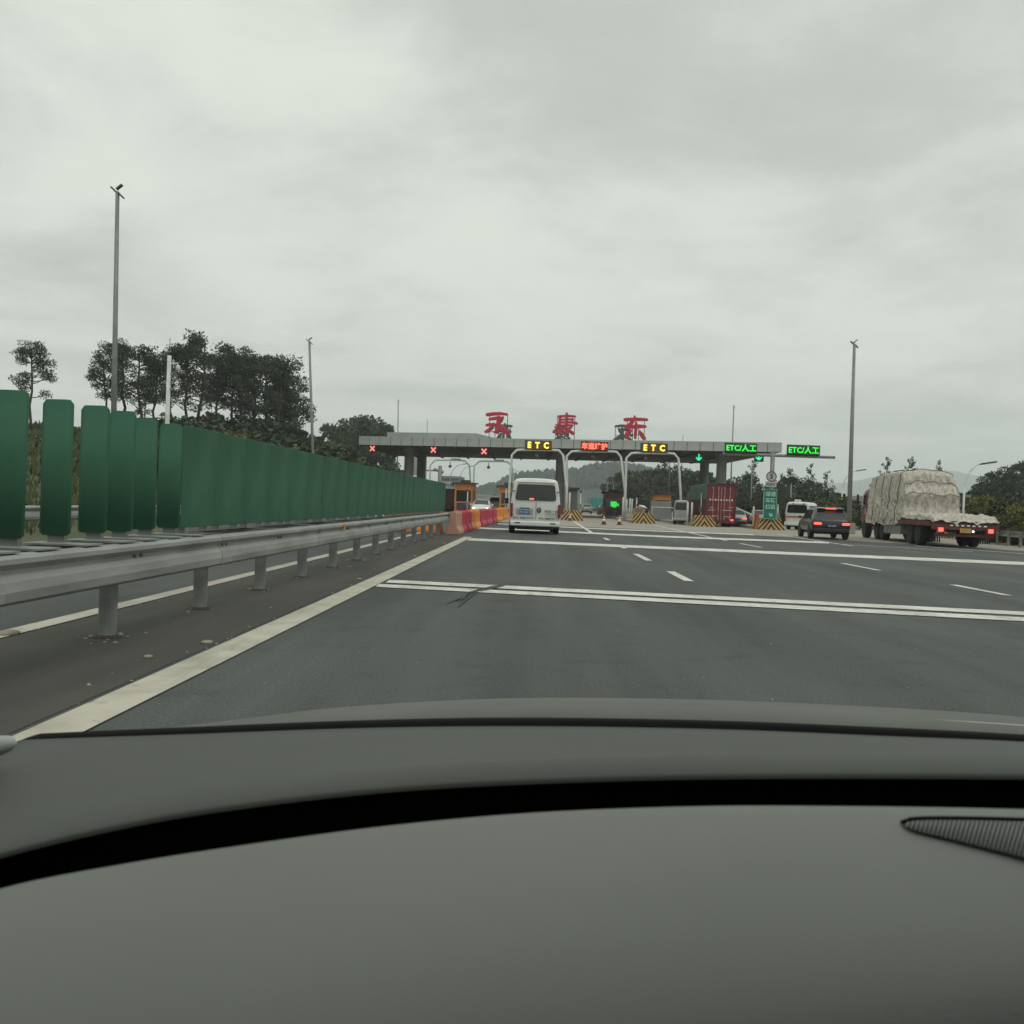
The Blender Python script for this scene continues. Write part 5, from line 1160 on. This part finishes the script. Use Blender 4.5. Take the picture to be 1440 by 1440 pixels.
# the tarpaulin: a draped sheet, its folds modelled
LY0, LY1, LH = 5.0, 11.5, 3.46
def drape(u, v):
    # v along the truck from tail (0) to load front (1); u across and down both sides
    n1_ = lambda s, a_: fbm(u*7*s+3.3, v*9*s, a_)
    if v < .34: y = -.15 + (LY0-.35+.15)*(v/.34)
    elif v < .46: y = LY0-.35 + .62*(v-.34)/.12
    elif v < .93: y = LY0+.27 + (LY1-LY0-.27)*(v-.46)/.47
    else: y = LY1 + .10*(v-.93)/.07
    rise = sst(.315, .50, v)**.8; fall = 1-sst(.93, 1.0, v)*.9
    base = 1.30 + .16*max(0, fbm(u*6, v*14, 4)+.25) + .05*math.sin(u*40+fbm(v*20,u*6)*3)
    top = base + (LH-base)*rise*fall
    top += (fbm(u*4, y*.9, 8)*.10 - .10*abs(u-.5)*2)*rise
    top -= .28*(1-sst(0, .035, v))
    # across: 0..1 -> left hem, left shoulder, right shoulder, right hem
    s = (u-.5)*2; a = abs(s); sg = 1 if s >= 0 else -1
    sh = .50; hw = 1.24 - .10*rise
    if a < sh: x = sg*hw*(a/sh); z = top - .05 - .10*rise*(a/sh)**3 + .05*(1-(a/sh)**3)
    else:
        t = (a-sh)/(1-sh); hem = 1.14 - .32*rise + .10*fbm(y*1.7, sg*5, 1)
        x = sg*(hw + .20*t**.8*(.35+.65*rise)*1.0 + .05*t); z0_ = top - .05 - .10*rise; z = z0_ + (hem-z0_)*t**.95
        fold = .045*math.sin(y*9.5+fbm(y*1.3, t*2, sg)*4.5) + .03*fbm(y*2.2, z*1.6, 2.5*sg) + .055*abs(fbm(y*5.5, z*3.4, 4.5*sg)) - .05*abs(fbm(y*3.1, z*4.5, 7.5*sg))
        x += sg*fold*min(1, t*2.2)*(.35+.65*rise)
    if .30 < v < .5:   # loose pleats hanging on the rear face
        y += (.06*math.sin(s*31+fbm(s*2.2, z*.8, 6)*4+z*3*s) + .05*fbm(s*5, z*1.5, 9) + .05*abs(fbm(s*12, z*2.8, 3)))*math.sin(math.pi*(v-.30)/.2) - .30*max(0, 1-abs(z-2.25)/.55)*math.sin(math.pi*(v-.30)/.2)
    return (x, y + .03*n1_(1, 5), z + .035*n1_(1.6, 7))
b = MB(); b.grid(drape, 230, 260); smooth_by_angle(b.build('tarpaulin', 'tarp', tk, True, fix=False), 70)
b = MB()
for yy in (5.6,7.2,8.8,10.3):
    v = .46+(yy-LY0-.15)/(LY1-LY0-.15)*.47; pts = [Vector(drape(i/40, v))*1.0 for i in range(41)]
    b.tube([p+Vector((0,0,.025))+Vector((math.copysign(.03,p.x),0,0)) for p in pts], .018, 5)
b.build('rope', 'rope', tk)
for v_, u0, u1 in ((.430,.22,.78),(.392,.25,.75)):      # lashings across the rear face
    b = MB(); pts = [Vector(drape(u0+(u1-u0)*i/60, v_+.006*fbm(i*.09, v_*40)))+Vector((0,-.05,.01)) for i in range(61)]; b.tube(pts, .016, 5); b.build('rope', 'rope', tk)

# ================================================================== OWN CAR: bonnet and dashboard in front of the eye
ego = thing('car_interior', 'grey dashboard and bonnet edge of the car the picture is taken from', 'car', (0, 0, 0))
def curve(pts, x):
    if x <= pts[0][0]: i = 0
    elif x >= pts[-1][0]: i = len(pts)-2
    else:
        i = max(j for j in range(len(pts)-1) if pts[j][0] <= x)
    def tan(j):
        if j == 0: a, c = pts[0], pts[1]
        elif j == len(pts)-1: a, c = pts[-2], pts[-1]
        else: a, c = pts[j-1], pts[j+1]
        return (c[1]-a[1])/(c[0]-a[0])
    (xa, ya), (xb, yb) = pts[i], pts[i+1]; h = xb-xa; t = (x-xa)/h
    if t < 0: return ya + tan(i)*(x-xa)
    if t > 1: return yb + tan(i+1)*(x-xb)
    return (2*t**3-3*t*t+1)*ya + (t**3-2*t*t+t)*h*tan(i) + (-2*t**3+3*t*t)*yb + (t**3-t*t)*h*tan(i+1)
BON = [(200,1030),(330,1014),(480,997),(720,985),(1000,987),(1220,996),(1440,1010),(1700,1035)]
SEALT = [(-300,1048),(20,1032),(250,1022),(500,1012),(720,1008),(1000,1012),(1250,1022),(1440,1032),(1700,1050)]
SEALB = [(-300,1058),(20,1041),(250,1033),(500,1024),(720,1021),(1000,1025),(1250,1035),(1440,1043),(1700,1060)]
TRT = [(-300,1290),(0,1197),(200,1150),(360,1125),(540,1105),(720,1094),(1000,1086),(1440,1086),(1700,1092)]
TRB = [(-300,1345),(0,1250),(180,1214),(360,1186),(540,1162),(720,1145),(900,1136),(1080,1133),(1440,1138),(1700,1150)]
def at(px, py, Y): return P(px, py, Y)
PX = (-950, 2900)
def inside(p): return Vector((max(-.632, min(.952, p.x)), p.y, p.z))   # the dashboard runs from door to door
def loftrows(name, rows, m, n=70, label=None):
    """rows of fn(px) -> point, from far to near"""
    b = MB(); k = len(rows); lo_, hi_ = (-300, 1700) if name == 'bonnet' else PX; n = n if name == 'bonnet' else 150; fit = (lambda p: p) if name == 'bonnet' else inside
    b.grid(lambda u, v: fit(rows[round(v*(k-1))](lo_+(hi_-lo_)*u)), n, k); o = b.build(name, m, ego, True, fix=False); return o
ydist = lambda px: 1.30 - .14*min(1.4, ((px-800)/800)**2)
ytr = lambda px: .86 - .07*min(1.5, ((px-900)/800)**2)
ypad = lambda px: .735 - .07*min(1.5, ((px-900)/800)**2)
down = lambda p, d, f=0.: p + Vector((0, f, -d))
loftrows('bonnet', [lambda px: down(at(px, curve(BON,px), 1.9), .10, .35), lambda px: down(at(px, curve(BON,px), 1.9), .012, .08), lambda px: at(px, curve(BON,px), 1.9), lambda px: at(px, curve(BON,px)+8, 1.72), lambda px: down(at(px, curve(BON,px)+22, 1.62), .0), lambda px: down(at(px, curve(BON,px)+60, 1.5), .05)], 'bonnet')
loftrows('windscreen_seal', [lambda px: down(at(px, curve(SEALT,px), ydist(px)+.03), .10, .02), lambda px: at(px, curve(SEALT,px)+1, ydist(px)+.03), lambda px: at(px, curve(SEALT,px)+5, ydist(px)+.012), lambda px: at(px, curve(SEALB,px)+2, ydist(px)-.002), lambda px: down(at(px, curve(SEALB,px)+2, ydist(px)-.006), .05)], 'seal')
def mixrow(t, c1, c2, y1, y2, lift=0.): return lambda px: at(px, curve(c1,px)*(1-t)+curve(c2,px)*t, y1(px)*(1-t)+y2(px)*t) + Vector((0,0,lift))
rows = [lambda px: down(at(px, curve(SEALB,px), ydist(px)), .06), lambda px: at(px, curve(SEALB,px), ydist(px))]
rows += [mixrow(t, SEALB, TRT, ydist, ytr) for t in (.12,.28,.44,.58,.68)]
rows += [lambda px: at(px, curve(TRT,px)-24, ytr(px)+.040), lambda px: at(px, curve(TRT,px)-15, ytr(px)+.020), lambda px: at(px, curve(TRT,px)-7, ytr(px)+.007), lambda px: at(px, curve(TRT,px), ytr(px)), lambda px: at(px, curve(TRT,px)+4, ytr(px)-.003), lambda px: down(at(px, curve(TRT,px)+4, ytr(px)-.003), .004, 0)]
loftrows('dashboard_panel', rows, 'dash')
loftrows('dashboard_channel', [lambda px: down(at(px, curve(TRT,px)+4, ytr(px)-.003), .0035, .0002), lambda px: down(at(px, curve(TRT,px), ytr(px)), .02, .004), lambda px: down(at(px, curve(TRT,px), ytr(px)), .16, -.005), lambda px: down(at(px, curve(TRB,px), ypad(px)), .18, .004), lambda px: down(at(px, curve(TRB,px), ypad(px)), .022, .003)], 'gap_shade')
PADB = [(-300,1560),(0,1530),(720,1500),(1440,1490),(1700,1490)]
def zpad(px, t): return at(px, curve(TRB,px), ypad(px)).z*(1-t) + .930*t + .012*math.sin(math.pi*t)
def padrow(t): return lambda px: G(px, curve(TRB,px)*(1-t)+curve(PADB,px)*t, zpad(px, t))
rows = [lambda px: down(at(px, curve(TRB,px), ypad(px)), .04, .006), lambda px: down(at(px, curve(TRB,px), ypad(px)), .009, .006), lambda px: down(at(px, curve(TRB,px), ypad(px)), .002, .002), lambda px: at(px, curve(TRB,px), ypad(px)-.004)]
rows += [padrow(t) for t in (.04,.1,.2,.3,.4,.5,.6,.7,.8,.9,1.)]
rows += [lambda px: down(padrow(1.)(px), .05, -.03), lambda px: down(padrow(1.)(px), .25, -.05)]
pad = loftrows('dashboard_pad', rows, 'dash_pad')
# highlight along the bonnet edge, imitated by an added pale tube
b = MB(); b.tube([at(x, curve(BON,x)+15-4*((x-1040)/400), 1.70) for x in range(1030,1680,30)], .0022, 5); b.build('bonnet_highlight', 'trim_and_highlight', ego, True)
# speaker grille let into the pad at the right
def padpt(px, py, up=0.):
    a_, c_ = curve(TRB, px), curve(PADB, px); t = (py-a_)/(c_-a_); return G(px, py, zpad(px, t)+up)
GT = [(1266,1158),(1276,1153),(1300,1151),(1360,1151),(1440,1153),(1560,1158),(1680,1166),(1850,1184),(1990,1222),(2020,1250)]
GBt = [(1266,1158),(1272,1163),(1292,1170),(1330,1179),(1390,1194),(1440,1207),(1560,1238),(1680,1268),(1850,1292),(1990,1278),(2020,1252)]
b = MB(); b.grid(lambda u, v: padpt(1266+u*750, curve(GT,1266+u*750)*(1-v)+curve(GBt,1266+u*750)*v, .0015), 90, 4); gp = b.build('speaker_grille', 'grille_base', ego, True, fix=False)
b = MB(); x = 1270.
while x < 1990:
    hh = curve(GBt,x)-curve(GT,x)-5
    if hh > 2:
        p0 = padpt(x+hh*.18, curve(GT,x)+4.0, .003); p1 = padpt(x-hh*.10, curve(GBt,x-hh*.1)-1, .003); b.tube([p0, (p0+p1)/2+Vector((0,0,.0006)), p1], .00085, 5)
    x += 6.2
rb = b.build('grille_rib', 'grille_rib', gp, True); tag(rb, kind='stuff')
b = MB(); b.tube([padpt(x, curve(GT,x), .002) for x in range(1268,2016,14)], .0016, 6); b.build('grille_rim', 'seal', gp, True)
# pale trim at the foot of the windscreen pillar
b = MB(); b.tube([at(23,1046,1.02), at(19,1045.5,1.02), at(11,1046,1.02), at(-8,1050,1.03), at(-70,1082,1.05)], [.0015,.0055,.009,.012,.016], 14); b.build('pillar_trim', 'trim_and_highlight', ego, True)
# the cabin round the eye: roof lining, doors, seats behind; it shades the dashboard from the sky overhead
b = MB(); b.grid(lambda u, v: (-.64+1.6*u, .43-2.3*v, 1.515 - .03*(2*u-1)**4 - .015*(1-min(1, v*6))**2), 14, 14); o = b.build('headliner', 'cabin', ego, True, fix=False); md = o.modifiers.new('t', 'SOLIDIFY'); md.thickness = .04; md.offset = 1
for x in (-.66, .98):
    b = MB(); b.box((x,-.5,.62), (.06,2.7,.62)); b.build('door_panel', 'cabin', ego, bevel=.02)
    b = MB(); b.box((x,-.62,1.2), (.06,.16,.6)); b.build('pillar', 'cabin', ego, bevel=.02)
b = MB(); b.box((.16,-1.9,.9), (1.6,.08,1.2)); b.build('rear_bulkhead', 'seat_cloth', ego)
for x in (-.24, .56):
    b = MB(); b.box((x,-.62,.86), (.52,.16,.62), (-.25,0,0)); b.build('seat_back', 'seat_cloth', ego, bevel=.05)
    b = MB(); b.box((x,-.70,1.27), (.26,.10,.18)); b.build('headrest', 'seat_cloth', ego, bevel=.03)

# ================================================================== HAZE
b = MB(); b.box((0, 2400, 134), (9000, 5600, 280)); hz = b.build('haze', 'soil'); hz.data.materials.clear()
hm_ = bpy.data.materials.new('haze'); hm_.use_nodes = True; t_ = hm_.node_tree; t_.nodes.clear(); oo = t_.nodes.new('ShaderNodeOutputMaterial'); pv = t_.nodes.new('ShaderNodeVolumePrincipled')
pv.inputs['Density'].default_value = .00038; pv.inputs['Color'].default_value = (.91,.97,1,1); t_.links.new(pv.outputs[0], oo.inputs['Volume']); hz.data.materials.append(hm_); tag(hz, kind='stuff')
